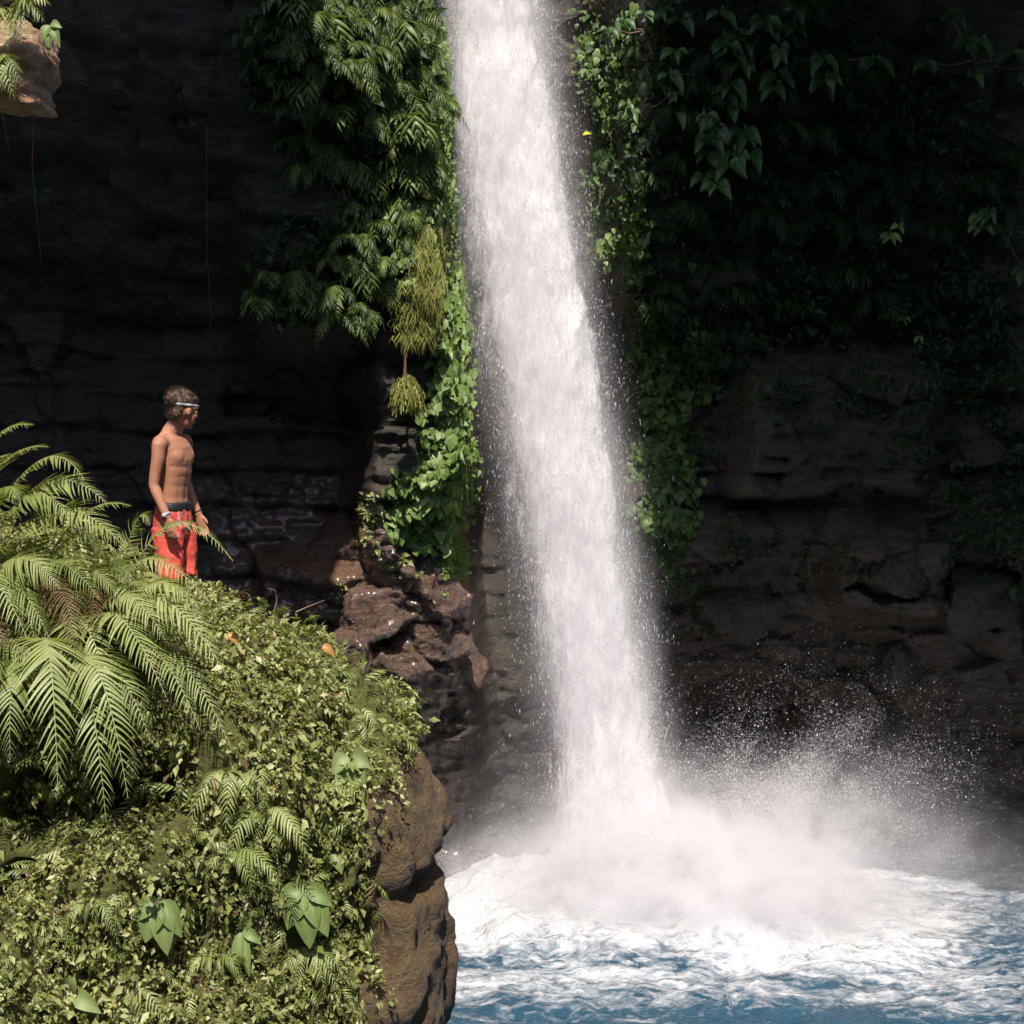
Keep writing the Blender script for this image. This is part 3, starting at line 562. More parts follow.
# ------------------------------------------------------------------ ferns
def bez(p, n):
    p = [np.asarray(q, float) for q in p]; t = np.linspace(0, 1, n)[:, None]
    if len(p) == 3: return (1-t)**2*p[0]+2*t*(1-t)*p[1]+t*t*p[2]
    return (1-t)**3*p[0]+3*t*(1-t)**2*p[1]+3*t*t*(1-t)*p[2]+t**3*p[3]
def frond(acc, pts, width, pairs, up=(0, 0, 1), stalk=.14, tint=.55, droop=.45, pw=.13, fwd=.45):
    """a fern frond: a midrib along bezier pts with a comb of slender leaflets on each side"""
    C = bez(pts, 40); L = np.linalg.norm(np.diff(C, axis=0), axis=1).sum(); r = max(.0022, L*.005)
    acc.tube(C, r, r*.25, 5, np.clip(tint+.15, 0, 1))
    ts = stalk+(1-stalk)*np.linspace(0, 1, pairs)**.95; ts[-1] = .995; T = unit(np.gradient(C, axis=0)); up = np.asarray(up, float)
    m = 6; s = np.linspace(0, 1, m)
    ph_ = random.random()*9; tw_ = random.uniform(.04, .14)
    for i, t in enumerate(ts):
        f = t*39; j = min(int(f), 38); c = C[j]+(C[j+1]-C[j])*(f-j); tt = T[j]; b = np.cross(tt, up); b = b/(np.linalg.norm(b)+1e-9); nn = np.cross(b, tt)
        q = (t-stalk)/(1-stalk); ln = width*min(1, (.45+2.6*q))*(1-q**2.2)**.8+width*.05
        for sd_ in (-1, 1):
            
            if random.random() < .035: continue
            l2 = ln*random.uniform(.78, 1.1)*(.4 if random.random() < .04 else 1); fw_ = fwd+random.uniform(-.12, .12)+.5*q+tw_*math.sin(q*9+ph_)*sd_
            dr = droop*random.uniform(.6, 1.4)
            P = c+l2*(s[:, None]*(sd_*b*math.cos(fw_)+tt*math.sin(fw_))+ (.22*s**2)[:, None]*tt-(dr*s**2)[:, None]*(nn*.6+np.array([0, 0, .4])))
            wd = l2*.5*pw*np.array([.8, 1., 1., .85, .55, .04])
            wv = tt*1.0; lift = nn*.25
            V_ = np.concatenate([P-wv*wd[:, None]+lift*wd[:, None], P, P+wv*wd[:, None]+lift*wd[:, None]])
            k = np.arange(m-1); F_ = np.concatenate([np.stack([k, k+1, k+1+m, k+m], -1), np.stack([k+m, k+m+1, k+1+2*m, k+2*m], -1)])
            acc.add(V_, F_, np.clip(tint+random.gauss(0, .09)+.12*math.sin(q*4+ph_), 0.1, 1) if random.random() > .008 and tint > .1 else .04)
def frond_obj(pts, width, pairs, parent, mat='fern_leaf', **kw):
    a = Acc(); frond(a, pts, width, pairs, **kw)
    return link('frond', a.data('frond', mat, parent.location), parent)
# foreground fern plants: each with the fronds the photograph shows, (base, bow, tip) in picture pixels and depth
FG = [
 ('arching green fern at the left edge of the boulder crest, its fronds reaching highest', [
  ((-45, 540, 8.5), (-20, 430, 8.4), (33, 425, 8.1), .16, .6), ((-40, 545, 8.5), (-5, 450, 8.3), (48, 447, 8.0), .15, .55), ((-30, 560, 8.5), (40, 430, 8.3), (84, 480, 8.0), .15, .6),
  ((-30, 575, 8.5), (40, 455, 8.3), (106, 503, 8.0), .17, .65), ((-40, 570, 8.4), (0, 470, 8.1), (20, 500, 7.9), .17, .5), ((-20, 560, 8.4), (30, 470, 8.3), (70, 520, 8.0), .17, .6), ((-20, 560, 8.4), (50, 500, 8.3), (100, 530, 8.0), .17, .7), ((-20, 590, 8.3), (20, 540, 8.0), (60, 590, 7.8), .17, .6), ((-60, 600, 8.5), (-30, 470, 8.3), (8, 455, 8.1), .18, .5),
  ((-40, 580, 8.4), (-20, 540, 8.0), (28, 640, 7.7), .17, .5), ((-50, 560, 8.4), (10, 560, 8.0), (50, 640, 7.8), .16, .45)]),
 ('bushy green fern spreading over the boulder crest just left of the person', [
  ((15, 585, 8.5), (50, 480, 8.3), (122, 545, 7.9), .19, .6), ((35, 590, 8.5), (75, 500, 8.3), (131, 506, 8.1), .12, .65), ((30, 590, 8.5), (80, 510, 8.2), (128, 545, 7.9), .14, .75),
  ((25, 600, 8.5), (50, 540, 8.2), (100, 600, 7.8), .15, .4), ((20, 600, 8.5), (-10, 520, 8.2), (-30, 600, 7.9), .17, .45), ((40, 600, 8.5), (30, 490, 8.4), (60, 485, 8.3), .13, .55),
  ((30, 600, 8.5), (60, 560, 8.1), (75, 650, 7.7), .16, .06), ((30, 600, 8.5), (20, 580, 8.1), (40, 660, 7.7), .14, .35)]),
 ('fern with one long frond reaching across the red swim shorts', [
  ((120, 610, 8.7), (165, 490, 8.6), (233, 561, 8.3), .115, .75), ((115, 610, 8.6), (140, 530, 8.5), (212, 605, 8.1), .13, .6), ((115, 610, 8.6), (135, 500, 8.5), (150, 525, 8.4), .09, .5),
  ((110, 610, 8.6), (100, 540, 8.3), (140, 590, 8.0), .13, .45), ((115, 615, 8.6), (130, 560, 8.3), (170, 620, 7.9), .14, .5), ((110, 610, 8.6), (90, 520, 8.5), (72, 535, 8.4), .11, .5), ((110, 610, 8.6), (90, 560, 8.3), (96, 640, 7.8), .15, .07)]),
 ('fern with long pale fronds drooping right over the leafy face of the boulder', [
  ((95, 640, 8.3), (150, 560, 8.1), (226, 675, 7.7), .19, .75), ((85, 650, 8.3), (110, 580, 8.0), (166, 697, 7.6), .19, .65), ((110, 640, 8.3), (150, 560, 8.15), (200, 610, 7.9), .16, .6), ((90, 630, 8.3), (120, 570, 8.1), (165, 640, 7.8), .17, .5), ((60, 640, 8.3), (80, 590, 8.0), (120, 720, 7.6), .17, .55), ((110, 650, 8.3), (180, 610, 8.1), (215, 640, 7.9), .13, .5),
  ((100, 650, 8.3), (150, 620, 8.0), (200, 730, 7.6), .15, .45), ((130, 650, 8.3), (180, 640, 8.1), (231, 748, 7.7), .13, .5), ((80, 650, 8.3), (60, 590, 8.0), (90, 700, 7.6), .15, .35)]),
 ('fern with broad fronds hanging straight down over the dark hollow', [
  ((35, 670, 8.1), (50, 600, 7.7), (58, 795, 7.4), .24, .6), ((60, 680, 8.1), (95, 620, 7.7), (128, 798, 7.4), .21, .5), ((70, 680, 8.1), (90, 660, 7.7), (106, 822, 7.4), .18, .35),
  ((60, 670, 8.1), (110, 640, 7.8), (150, 740, 7.5), .17, .35), ((30, 680, 8.1), (10, 640, 7.8), (10, 760, 7.5), .2, .3), ((20, 680, 8.1), (-20, 640, 7.8), (-30, 740, 7.5), .2, .3)]),
]
FG += [('dense fern with many short fronds and a few dying brown ones below the person', [((random.uniform(90, 130), 640, 8.35), (x0_+random.uniform(-15, 15), y0_-45, 8.2), (x0_+random.uniform(10, 45), y0_+random.uniform(10, 50), 7.95), .12, t0_)
  for x0_, y0_, t0_ in ((90, 590, .6), (125, 600, .45), (140, 625, .07), (60, 610, .5), (120, 650, .4), (160, 610, .6), (75, 640, .06), (170, 640, .5))]),
 ('fern low at the left edge of the photo hanging over the dark hollow', [((-30, 640, 8.2), (x0_-25, y0_-50, 8.), (x0_, y0_, 7.8), .15, t0_) for x0_, y0_, t0_ in ((20, 700, .5), (-5, 720, .4), (40, 680, .55), (5, 650, .06))])]
for label, fr in FG:
    b0 = at(*fr[0][0]); o = tag(empty('fern', b0), label, 'fern', 'large ferns on the boulder')
    for b, c, t, wd, ti in fr:
        B, C_, T_ = at(*b), at(*c), at(*t); bow = C_+(C_-(B+T_)/2)*.25
        frond_obj((B, bow, T_), wd*1.02, 34, o, tint=min(1, ti+.12) if ti > .1 else ti, up=(random.uniform(-.45, .45), -.5, 1), pw=.135, droop=random.uniform(.2, .5))
# small ferns growing out of the boulder's face
SM = [(235, 775, 'small fern with pale fronds fanned right of the large drooping ferns', 1.1, 1), (262, 812, 'small fern with a wide drooping frond left of the broad leaved plant near the crevice', 1.0, 1),
      (225, 855, 'small fern above the middle broad leaved plant', .95, 1), (165, 800, 'small fern below the hanging fronds', .8, -1), (185, 845, 'thin fern in the leafy middle of the boulder', .8, 1),
      (320, 825, 'tiny fern beside the broad leaved plant highest on the boulder', .55, -1), (90, 900, 'small fern beside the dark mossy lump', .7, 1), (300, 950, 'low fern close to the foot of the rock crevice', .8, 1),
      (120, 980, 'small fern low on the boulder under the paired broad leaves', .8, -1), (215, 965, 'small fern at the bottom edge between the narrow leaved plants', .8, 1), (40, 930, 'small shaded fern on the dark mossy lump', .7, -1), (285, 735, 'sprig of fern below the bare patch of rock', .5, 1)]
for px, py, label, s, sg in SM:
    h, nn = hit(px, py)
    if h is None: continue
    h = Vector(h)-nn*.02; o = tag(empty('small_fern', h), label, 'fern', 'small ferns on the boulder')
    for k in range(5):
        an = (k-2)*.55+random.uniform(-.15, .15)+.35*sg; L = s*random.uniform(.2, .36)
        side = Vector((math.sin(an), 0, 0)); out = Vector(nn)
        tip = h+side*L*.9+out*L*.75+Vector((0, 0, -L*(.55+.3*abs(math.cos(an))))); bow = h+side*L*.4+out*L*.6+Vector((0, 0, L*.35))
        frond_obj((h, bow, tip), L*.26, 18, o, tint=random.uniform(.45, .85), up=(0, -.5, 1), pw=.22)

mini = Acc(); frond(mini, (np.array([0, 0, 0.]), np.array([0, .5, .25]), np.array([0, 1., -.1])), .3, 9, pw=.3)
MV = np.concatenate(mini.V); MF = np.concatenate(mini.F[4]); n = 1500; P, Nn = bsample(n); k = (S(-.80, -.62, P[:, 0]) < .3) & (rnd(n) < .9); P, Nn = P[k], Nn[k]; n = len(P); a = Acc()
dv = unit(Nn*.7+RNG.normal(0, .5, (n, 3))+np.array([0, 0, -.35])); a.scatter(MV, MF, P+Nn*.06, frames(dv, unit(Nn+np.array([0, 0, .8]))), RNG.uniform(.08, .20, n), np.clip(RNG.normal(.5, .25, n), .0, 1))
tag(link('fernlets', a.data('fernlets', 'fern_leaf')), 'tiny fern sprigs mixed through the growth on the boulder', kind='stuff')

# ------------------------------------------------------------------ broad leaved plants
def blade(acc, base, tip, width, up, sag=.15, tint=.5, fold=.32, m=10, shape=.75):
    base, tip = np.array(base, float), np.array(tip, float); L = np.linalg.norm(tip-base); ax = (tip-base)/L; b = unit(np.cross(ax, np.asarray(up, float))); nn = np.cross(b, ax)
    s = np.linspace(0, 1, m); C = base+ax*(s*L)[:, None]+nn*(sag*L*np.sin(s*PI))[:, None]+np.array([0, 0, -1.])*(.22*L*s**2.5)[:, None]
    wd = width*.5*np.sin(np.clip(s**shape, 0, 1)*PI)**.8; wd[0] = wd[-1] = .002
    cols = [C+b*(u*wd)[:, None]+nn*((abs(u)*fold-.06*abs(math.sin(u*3)))*wd)[:, None]+nn*(.05*wd*np.sin(s*30)*abs(u))[:, None] for u in (-1, -.5, 0, .5, 1)]
    V_ = np.concatenate(cols); k = np.arange(m-1); F_ = np.concatenate([np.stack([k+c*m, k+1+c*m, k+1+(c+1)*m, k+(c+1)*m], -1) for c in range(4)])
    tt = np.concatenate([np.full(m, tint+(.18 if u == 0 else 0)) for u in (-1, -.5, 0, .5, 1)]); acc.add(V_, F_, np.clip(tt, 0, 1))
def leaf_plant(px, py, label, leaves, size, group='broad leaved plants on the boulder', mat='broad_leaf', at_point=None, name='broad_leaved_plant', cat='plant'):
    if at_point is None:
        h, nn = hit(px, py)
        if h is None: return
    else: h, nn = at_point
    h = Vector(h)-Vector(nn)*.02; top = h+Vector(nn)*.16*size/.3+Vector((0, 0, .05))
    o = tag(empty(name, h), label, cat, group)
    a = Acc(); a.tube([h, (h+top)/2+Vector((0, 0, .03)), top], .006, .004, 5); link('stem', a.data('stem', 'stem_green', h), o)
    for dx_, dz_, w_, ti in leaves:
        a = Acc(); b = top+Vector((dx_*.08, 0, dz_*.08))*size
        tip = b+Vector((dx_, -.18, dz_))*size
        blade(a, b, tip, w_*size, (0.15*dx_, -1, .35), tint=ti, sag=.12); link('leaf', a.data('leaf', mat, h), o)
leaf_plant(352, 775, 'plant with two large hanging oval leaves, nearest the rock crevice', [(-.3, -.25, .42, .7), (.42, -.1, .42, .55), (-.12, -.85, .42, .8), (.28, -.72, .4, .6), (.1, .1, .26, .5)], .27)
leaf_plant(150, 890, 'plant with a pair of broad drooping leaves low on the left of the boulder', [(-.25, -.65, .55, .6), (.15, -.85, .5, .7), (.42, -.55, .42, .45), (-.5, -.3, .4, .5)], .26)
leaf_plant(285, 890, 'plant with wide ribbed leaves hanging in the middle of the boulder face', [(-.3, -.6, .5, .55), (.1, -.9, .55, .55), (.42, -.7, .5, .6), (-.5, -.25, .4, .5), (.5, -.2, .36, .45)], .28)
leaf_plant(237, 935, 'small plant with a pair of narrow hanging leaves', [(-.12, -.9, .3, .6), (.2, -.9, .3, .7), (.5, -.2, .3, .5)], .21)
leaf_plant(318, 885, 'small plant with two short leaves beside the ribbed leaves', [(-.15, -.8, .4, .7), (.25, -.8, .35, .6)], .15)
leaf_plant(392, 745, 'small plant with one round pale leaf on the rim of the bare rock', [(-.1, -.8, .6, .8), (.5, -.3, .45, .7), (.6, -.7, .3, .6)], .12)
leaf_plant(338, 862, 'sprig of a few oval leaves below the large hanging leaves', [(-.3, -.6, .5, .6), (.3, -.7, .5, .7)], .12)
leaf_plant(55, 1005, 'yellow green plant at the very bottom of the boulder', [(0, -.6, .4, .9), (-.7, -.2, .4, .8), (.7, -.2, .4, .7), (.2, .5, .4, .75)], .24)
leaf_plant(310, 745, 'leafy sprig beside the bare patch near the boulder shoulder', [(-.3, -.6, .5, .4), (.3, -.7, .5, .5), (.7, .1, .4, .5)], .10)

# things lying on or growing from the boulder
h, nn = hit(311, 655)
if h:
    a = Acc(); h = Vector(h)+Vector(nn)*.12; blade(a, h+Vector((-.04, -.02, .02)), h+Vector((.04, -.02, -.02)), .055, (0, -.8, .6), tint=.3, sag=.1)
    tag(link('fallen_leaf', a.data('fallen_leaf', 'orange_leaf', h)), 'orange fallen leaf lying on the boulder crest', 'leaf').location = h
h, nn = hit(226, 648)
if h:
    a = Acc(); h = Vector(h)+Vector(nn)*.10; blade(a, h+Vector((-.03, -.02, .02)), h+Vector((.03, -.02, -.03)), .05, (0, -.8, .6), tint=.4)
    tag(link('fallen_leaf', a.data('fallen_leaf', 'orange_leaf', h)), 'tiny orange fallen leaf below the long pale fronds', 'leaf').location = h
for pts, label in (([(274, 612, 8.9), (277, 600, 8.9), (275, 590, 8.88), (268, 588, 8.85)], 'thin hooked bare twig on the boulder crest'), ([(296, 612, 8.9), (310, 606, 8.9), (325, 600, 8.85)], 'thin straight bare twig leaning right on the boulder crest')):
    P = [at(*q) for q in pts]; a = Acc(); a.tube(P, .005, .002, 5); o = link('twig', a.data('twig', 'twig_bark', P[0])); o.location = P[0]; tag(o, label, 'twig')

# ------------------------------------------------------------------ plants and rocks on the cliff
m_ = (xs > -6.99) & (xs < 8.49); n_ = zs < 11.95; CG = Yc[np.ix_(n_, m_)]; CX0, CZ0 = xs[m_][0], zs[n_][0]
def cgrid(x, z):
    i = np.clip((x-CX0)/.033, 0, CG.shape[1]-1).astype(int); j = np.clip((z-CZ0)/.033, 0, CG.shape[0]-1).astype(int); return CG[j, i]
def cliff_hit(px, py, y0=12.3):
    """where sight lines through picture points meet the cliff: arrays of points"""
    px = np.asarray(px, float); py = np.asarray(py, float); u = 512-py; dy = FPX*math.cos(PITCH)+u*math.sin(PITCH); dz = -FPX*math.sin(PITCH)+u*math.cos(PITCH)
    kx, kz = (px-512)/dy, dz/dy; Yh = np.full(px.shape, np.nan)
    for Yt in np.arange(y0, 21.6, .05):
        c_ = np.isnan(Yh) & (cgrid(kx*Yt, CZ+kz*Yt) <= Yt); Yh[c_] = Yt
    Yh = np.where(np.isnan(Yh), 20.5, Yh)
    return np.stack([kx*Yh, Yh, CZ+kz*Yh], -1)
def in_regions(n, regs):
    """points spread over picture ellipses (cx, cy, rx, ry)"""
    A_ = np.array([r[2]*r[3] for r in regs], float); i = RNG.choice(len(regs), n, p=A_/A_.sum()); a = rnd(n, 0, 2*PI); r = np.sqrt(rnd(n))*(1+.18*RNG.standard_normal(n)); R_ = np.array(regs)[i]
    return R_[:, 0]+np.cos(a)*r*R_[:, 2], R_[:, 1]+np.sin(a)*r*R_[:, 3]
def leafage(px, py, size, mat, name, parent=None, tmpl=HEART, stand=(.03, .3), clump=2.2, thr=-.35, seed=301, tint=(.5, .2), flat=.35, down=.8):
    P = cliff_hit(px, py); cl = fbm(P[:, 0]*clump, P[:, 1]*clump, P[:, 2]*clump, seed, 3, .6); k = cl > thr; P, cl = P[k], cl[k]; n = len(P)
    P[:, 1] -= stand[0]+(stand[1]-stand[0])*np.clip(cl*1.2+.4, 0, 1)*rnd(n, .4, 1)
    Yd = np.stack([RNG.normal(0, flat, n), RNG.normal(-.35, flat, n), -down+RNG.normal(0, flat, n)], -1)
    Zd = np.stack([RNG.normal(0, .35, n), -np.ones(n), .55+RNG.normal(0, .3, n)], -1)
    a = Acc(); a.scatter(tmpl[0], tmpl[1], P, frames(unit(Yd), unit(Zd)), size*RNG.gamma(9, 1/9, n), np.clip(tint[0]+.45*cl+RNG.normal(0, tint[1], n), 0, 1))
    org = np.array(parent.location) if parent is not None else None
    return link(name, a.data(name, mat, org), parent)
def creeper(label, regs, n, size, mat, group, seed, nst=6, **kw):
    c = cliff_hit([regs[0][0]], [regs[0][1]])[0]; o = tag(empty('creeper_vine', c), label, 'vine', group)
    px, py = in_regions(n, regs); leafage(px, py, size, mat, 'foliage', o, seed=seed, **kw)
    a = Acc()
    for k in range(nst):
        r = regs[k % len(regs)]; x0 = r[0]+random.uniform(-.7, .7)*r[2]; yy = np.linspace(r[1]-r[3], r[1]+r[3], 14); P = cliff_hit(x0+6*np.sin(yy*.05+k), yy); P[:, 1] -= .10
        a.tube(P-c, .010, .005, 4)
    link('stem', a.data('stem', 'stem_green'), o)
GL = 'creepers on the cliff left of the waterfall'; GR = 'creepers on the cliff right of the waterfall'
creeper('bright heart leaved creeper hanging beside the fall above the wet rocks', [(432, 500, 42, 34), (450, 460, 26, 40), (425, 520, 34, 25)], 1700, .075, 'vine_leaf', GL, 311, tint=(.62, .2), thr=-.5)
creeper('narrow strip of bright creeper between the hanging moss and the falling water', [(455, 350, 20, 75), (448, 420, 24, 40), (458, 300, 16, 30)], 1400, .07, 'vine_leaf', GL, 312, tint=(.6, .2), thr=-.5)
creeper('sunlit creeper tumbling over the upper edge of the buttress above the moss', [(432, 190, 22, 70), (420, 130, 26, 60), (418, 250, 22, 40), (448, 100, 8, 100), (438, 60, 14, 60), (460, 230, 8, 50)], 3200, .055, 'vine_leaf', GL, 313, tint=(.62, .2), thr=-.5)
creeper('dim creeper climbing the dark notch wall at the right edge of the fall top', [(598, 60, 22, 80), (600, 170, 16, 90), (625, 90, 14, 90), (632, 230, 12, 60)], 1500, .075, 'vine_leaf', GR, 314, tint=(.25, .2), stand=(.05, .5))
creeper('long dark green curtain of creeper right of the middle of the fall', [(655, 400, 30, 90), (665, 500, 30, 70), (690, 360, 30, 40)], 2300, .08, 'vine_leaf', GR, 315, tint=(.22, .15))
creeper('small bright tuft of creeper at the right rim of the fall', [(600, 245, 12, 16)], 120, .08, 'vine_leaf', GR, 316, nst=2, tint=(.7, .2), stand=(.3, .8))

def cliff_stuff(name, label, regs, n, size, mat, seed, **kw):
    px, py = in_regions(n, regs); tag(leafage(px, py, size, mat, name, None, seed=seed, **kw), label, kind='stuff')
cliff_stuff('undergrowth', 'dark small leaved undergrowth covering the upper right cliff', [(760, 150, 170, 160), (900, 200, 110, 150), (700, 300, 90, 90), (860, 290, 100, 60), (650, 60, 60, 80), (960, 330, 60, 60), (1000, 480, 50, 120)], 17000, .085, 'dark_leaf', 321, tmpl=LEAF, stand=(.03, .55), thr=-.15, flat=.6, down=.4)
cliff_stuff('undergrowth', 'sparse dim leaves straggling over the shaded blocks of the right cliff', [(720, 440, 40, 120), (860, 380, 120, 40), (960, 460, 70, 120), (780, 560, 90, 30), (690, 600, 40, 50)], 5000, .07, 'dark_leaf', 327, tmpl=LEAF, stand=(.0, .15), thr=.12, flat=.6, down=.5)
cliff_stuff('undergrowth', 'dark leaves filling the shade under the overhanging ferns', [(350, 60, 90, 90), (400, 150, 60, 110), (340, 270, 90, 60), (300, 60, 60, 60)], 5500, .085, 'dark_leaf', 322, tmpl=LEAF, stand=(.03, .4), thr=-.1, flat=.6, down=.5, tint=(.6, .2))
cliff_stuff('moss', 'bright green moss on the wet rock by the foot of the creeper', [(457, 560, 14, 22), (452, 600, 11, 14)], 3000, .035, 'vine_leaf', 323, tmpl=LEAF, stand=(.0, .08), thr=-.6, tint=(.75, .15), flat=.7, down=.2)
cliff_stuff('moss', 'patches of small green plants between the wet rocks', [(381, 637, 9, 11), (352, 605, 8, 12), (396, 560, 18, 8), (372, 515, 12, 20), (385, 655, 8, 6), (365, 545, 14, 8), (410, 575, 14, 5), (345, 590, 8, 6)], 1800, .05, 'cover_leaf', 324, tmpl=LEAF, stand=(.0, .12), thr=-.5, tint=(.6, .2), flat=.7, down=.2)

# ferns hanging on the cliff: six kinds grown once, then copied
def make_cliff_fern(nf, L, mat, pairs, pw, wd):
    o = empty('cliff_fern'); _w = wd
    if random.random() < .55: pairs, pw, wd = random.choice([(7, .5, .4), (9, .42, .38), (11, .36, .3)])
    for k in range(nf):
        an = random.uniform(-1.35, 1.35); l = L*random.uniform(.7, 1.15); side = math.sin(an); out = math.cos(an)
        tip = Vector((side*l*.75, -out*l*.55-.05, -l*random.uniform(.25, .85))); bow = Vector((side*l*.35, -out*l*.45-.1, l*random.uniform(.15, .4)))
        frond_obj((Vector((0, .05, 0)), bow, tip), l*wd, pairs, o, mat, tint=random.uniform(.3, .8), up=(0, -.6, 1), pw=pw)
    return o
protos = {'left': [make_cliff_fern(8, .68, 'cliff_fern_leaf', 15, .26, .3) for _ in range(6)], 'dark': [make_cliff_fern(6, .9, 'dark_leaf', 15, .24, .3) for _ in range(3)]}
fresh = set()
def put_fern(kind, px, py, s, label, group, off=.12):
    p = random.choice(protos[kind]); c = cliff_hit([px], [py])[0]
    if id(p) not in fresh: o = p; fresh.add(id(p))
    else:
        o = p.copy(); COL.objects.link(o)
        for ch in list(p.children):
            d_ = ch.copy(); COL.objects.link(d_); d_.parent = o
    o.location = (c[0], c[1]-off, c[2]); o.rotation_euler = (random.uniform(-.2, .2), random.uniform(-.15, .15), random.uniform(-.5, .5)); o.scale = (s,)*3
    tag(o, label, 'fern', group)
def spread(n, regs, mind):
    out = []
    while len(out) < n:
        px, py = in_regions(1, regs); p = (px[0], py[0]); mind *= .999
        if all(math.hypot(p[0]-q[0], p[1]-q[1]) > mind for q in out): out.append(p)
    return out
for p in spread(75, [(408, 70, 26, 90), (378, 30, 44, 40), (415, 160, 16, 60)], 15): put_fern('left', *p, random.uniform(.3, .7), 'fern on the sunlit upper edge of the buttress beside the fall', 'ferns crowding the upper left edge of the fall')
for p in spread(50, [(340, 90, 50, 80), (380, 190, 22, 50), (290, 45, 30, 50)], 18): put_fern('left', *p, random.uniform(.3, .75), 'fern growing in shade on the overhang above the cave', 'ferns on the overhang above the cave')
for p in spread(24, [(320, 290, 60, 25), (365, 270, 30, 40)], 20): put_fern('left', *p, random.uniform(.35, .6), 'fern hanging from the lower lip of rock over the dark cave', 'ferns under the lower lip of the overhang', .2)
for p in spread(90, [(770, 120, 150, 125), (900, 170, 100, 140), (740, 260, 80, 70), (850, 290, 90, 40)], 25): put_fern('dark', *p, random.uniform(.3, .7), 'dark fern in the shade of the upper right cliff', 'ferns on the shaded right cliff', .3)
for k_ in protos:
    for p in protos[k_]:
        if id(p) not in fresh:
            for ch in list(p.children): bpy.data.objects.remove(ch)
            bpy.data.objects.remove(p)

# big leaved shrubs on the right cliff
def shrub(px, py, label, n, size, group='big leaved shrubs on the right cliff', mat='glossy_leaf', r=.3, off=.6, tint=.4, pos=None):
    c = Vector(cliff_hit([px], [py])[0]) if pos is None else Vector(pos); org = c.copy(); c = c+Vector((0, -off, 0)); o = tag(empty('leafy_shrub', org), label, 'shrub', group); a, st = Acc(), Acc()
    for k in range(n):
        e = c+Vector((random.gauss(0, r), random.gauss(0, r*.5), random.gauss(0, r*.7))); st.tube([org, (org+e)/2+Vector((0, 0, -.05)), e], .010, .004, 4)
        for j in range(random.randint(4, 6)):
            an = j*2.4+random.random(); L = size*random.uniform(.7, 1.2)
            tip = e+Vector((math.cos(an)*L*.75, -.3*L+math.sin(an)*L*.3, math.sin(an)*L*.45-.45*L)); blade(a, e+(tip-e)*.12, tip, L*.48, (random.gauss(0, .3), -1, .6), tint=min(1, max(0, tint+random.gauss(0, .2))), sag=.1, m=7)
    link('foliage', a.data('foliage', mat, org), o); link('stem', st.data('stem', 'twig_bark', org), o)
for q in [(745, 70, 'large leaved shrub jutting out highest in the middle of the right cliff', 11, .26), (705, 45, 'big leaved shrub left of the jutting one near the top of the frame', 6, .24), (690, 130, 'shrub with pale catching leaves nearest the fall on the right cliff', 6, .22),
          (720, 150, 'drooping big leaved shrub below the jutting shrub', 7, .24), (790, 55, 'big leaved shrub right of the jutting shrub', 6, .24), (650, 30, 'small shrub by the top right rim of the fall', 4, .16),
          (975, 60, 'nearly black shrub in the top right corner', 7, .22), (1005, 230, 'nearly black shrub at the right edge of the cliff', 6, .2), (640, 110, 'shrub between the notch and the pale leaved shrub', 4, .16)]: shrub(*q, tint=.45)
shrub(867, 238, 'small bright leaved shrub catching light in the right cliff', 2, .16, r=.08, mat='vine_leaf', tint=.55, off=1.0)
shrub(883, 305, 'leafy sprig above the layered rock block', 3, .12, r=.14, mat='vine_leaf', tint=.3, off=.6)
shrub(908, 340, 'tiny yellow green sprig at the corner of the layered block', 1, .08, r=.03, mat='vine_leaf', tint=.9, off=.5)
c = at(587, 134, 18.0); a = Acc(); blade(a, (-.05, 0, -.01), (.05, 0, .02), .045, (0, -1, .5), tint=.5)
o = tag(link('falling_leaf', a.data('falling_leaf', 'yellow_leaf')), 'single yellow leaf fluttering at the right rim of the fall', 'leaf'); o.location = c

# hanging moss, roots and threads
def strands(acc, px0, px1, py0, py1, n, l0, l1, w_, off, tint):
    p = cliff_hit((px0+px1)/2+np.clip(RNG.normal(0, .27, n), -.75, .75)*(px1-px0), rnd(n, py0, py1)**1.0)
    for q in p:
        L = random.uniform(l0, l1); k = np.linspace(0, 1, 5); ph = random.random()*6
        C = q+np.stack([.03*np.sin(k*4+ph), -off*(.4+.6*random.random())+0*k-.03*np.sin(k*3), -L*k], -1); w2 = w_*np.array([.7, 1, 1, .7, .1]); b = unit(np.array([1, random.gauss(0, .6), 0]))
        V_ = np.concatenate([C-b*w2[:, None], C+b*w2[:, None]]); kk = np.arange(4); acc.add(V_, np.stack([kk, kk+1, kk+6, kk+5], -1), min(1, max(0, random.gauss(tint, .2))))
for r_, n_, l_, label in (((418, 443, 228, 318), 520, (.08, .36), 'thick yellow green moss curtain hanging from the buttress edge'), ((401, 434, 282, 338), 420, (.06, .22), 'shaggy lower tuft of moss above the hanging root')):
    a = Acc(); strands(a, r_[0], r_[1], r_[2], r_[3], n_*3, l_[0], l_[1], .0045, .35, .5); c = cliff_hit([r_[0]], [r_[2]])[0]
    o = link('hanging_moss', a.data('hanging_moss', 'moss_strand', c)); o.location = c; tag(o, label, 'moss')
top = Vector(cliff_hit([407], [345])[0])+Vector((0, -.3, 0)); o = tag(empty('hanging_root', top), 'red brown hanging root ending in a shaggy tuft of moss', 'root')
a = Acc()
for k in range(5): a.tube([Vector((random.gauss(0, .012), 0, .1)), Vector((random.gauss(0, .02), 0, -.2)), Vector((random.gauss(0, .015), 0, -.48))], .012, .006, 5, random.random())
link('root', a.data('root', 'red_root'), o); a = Acc()
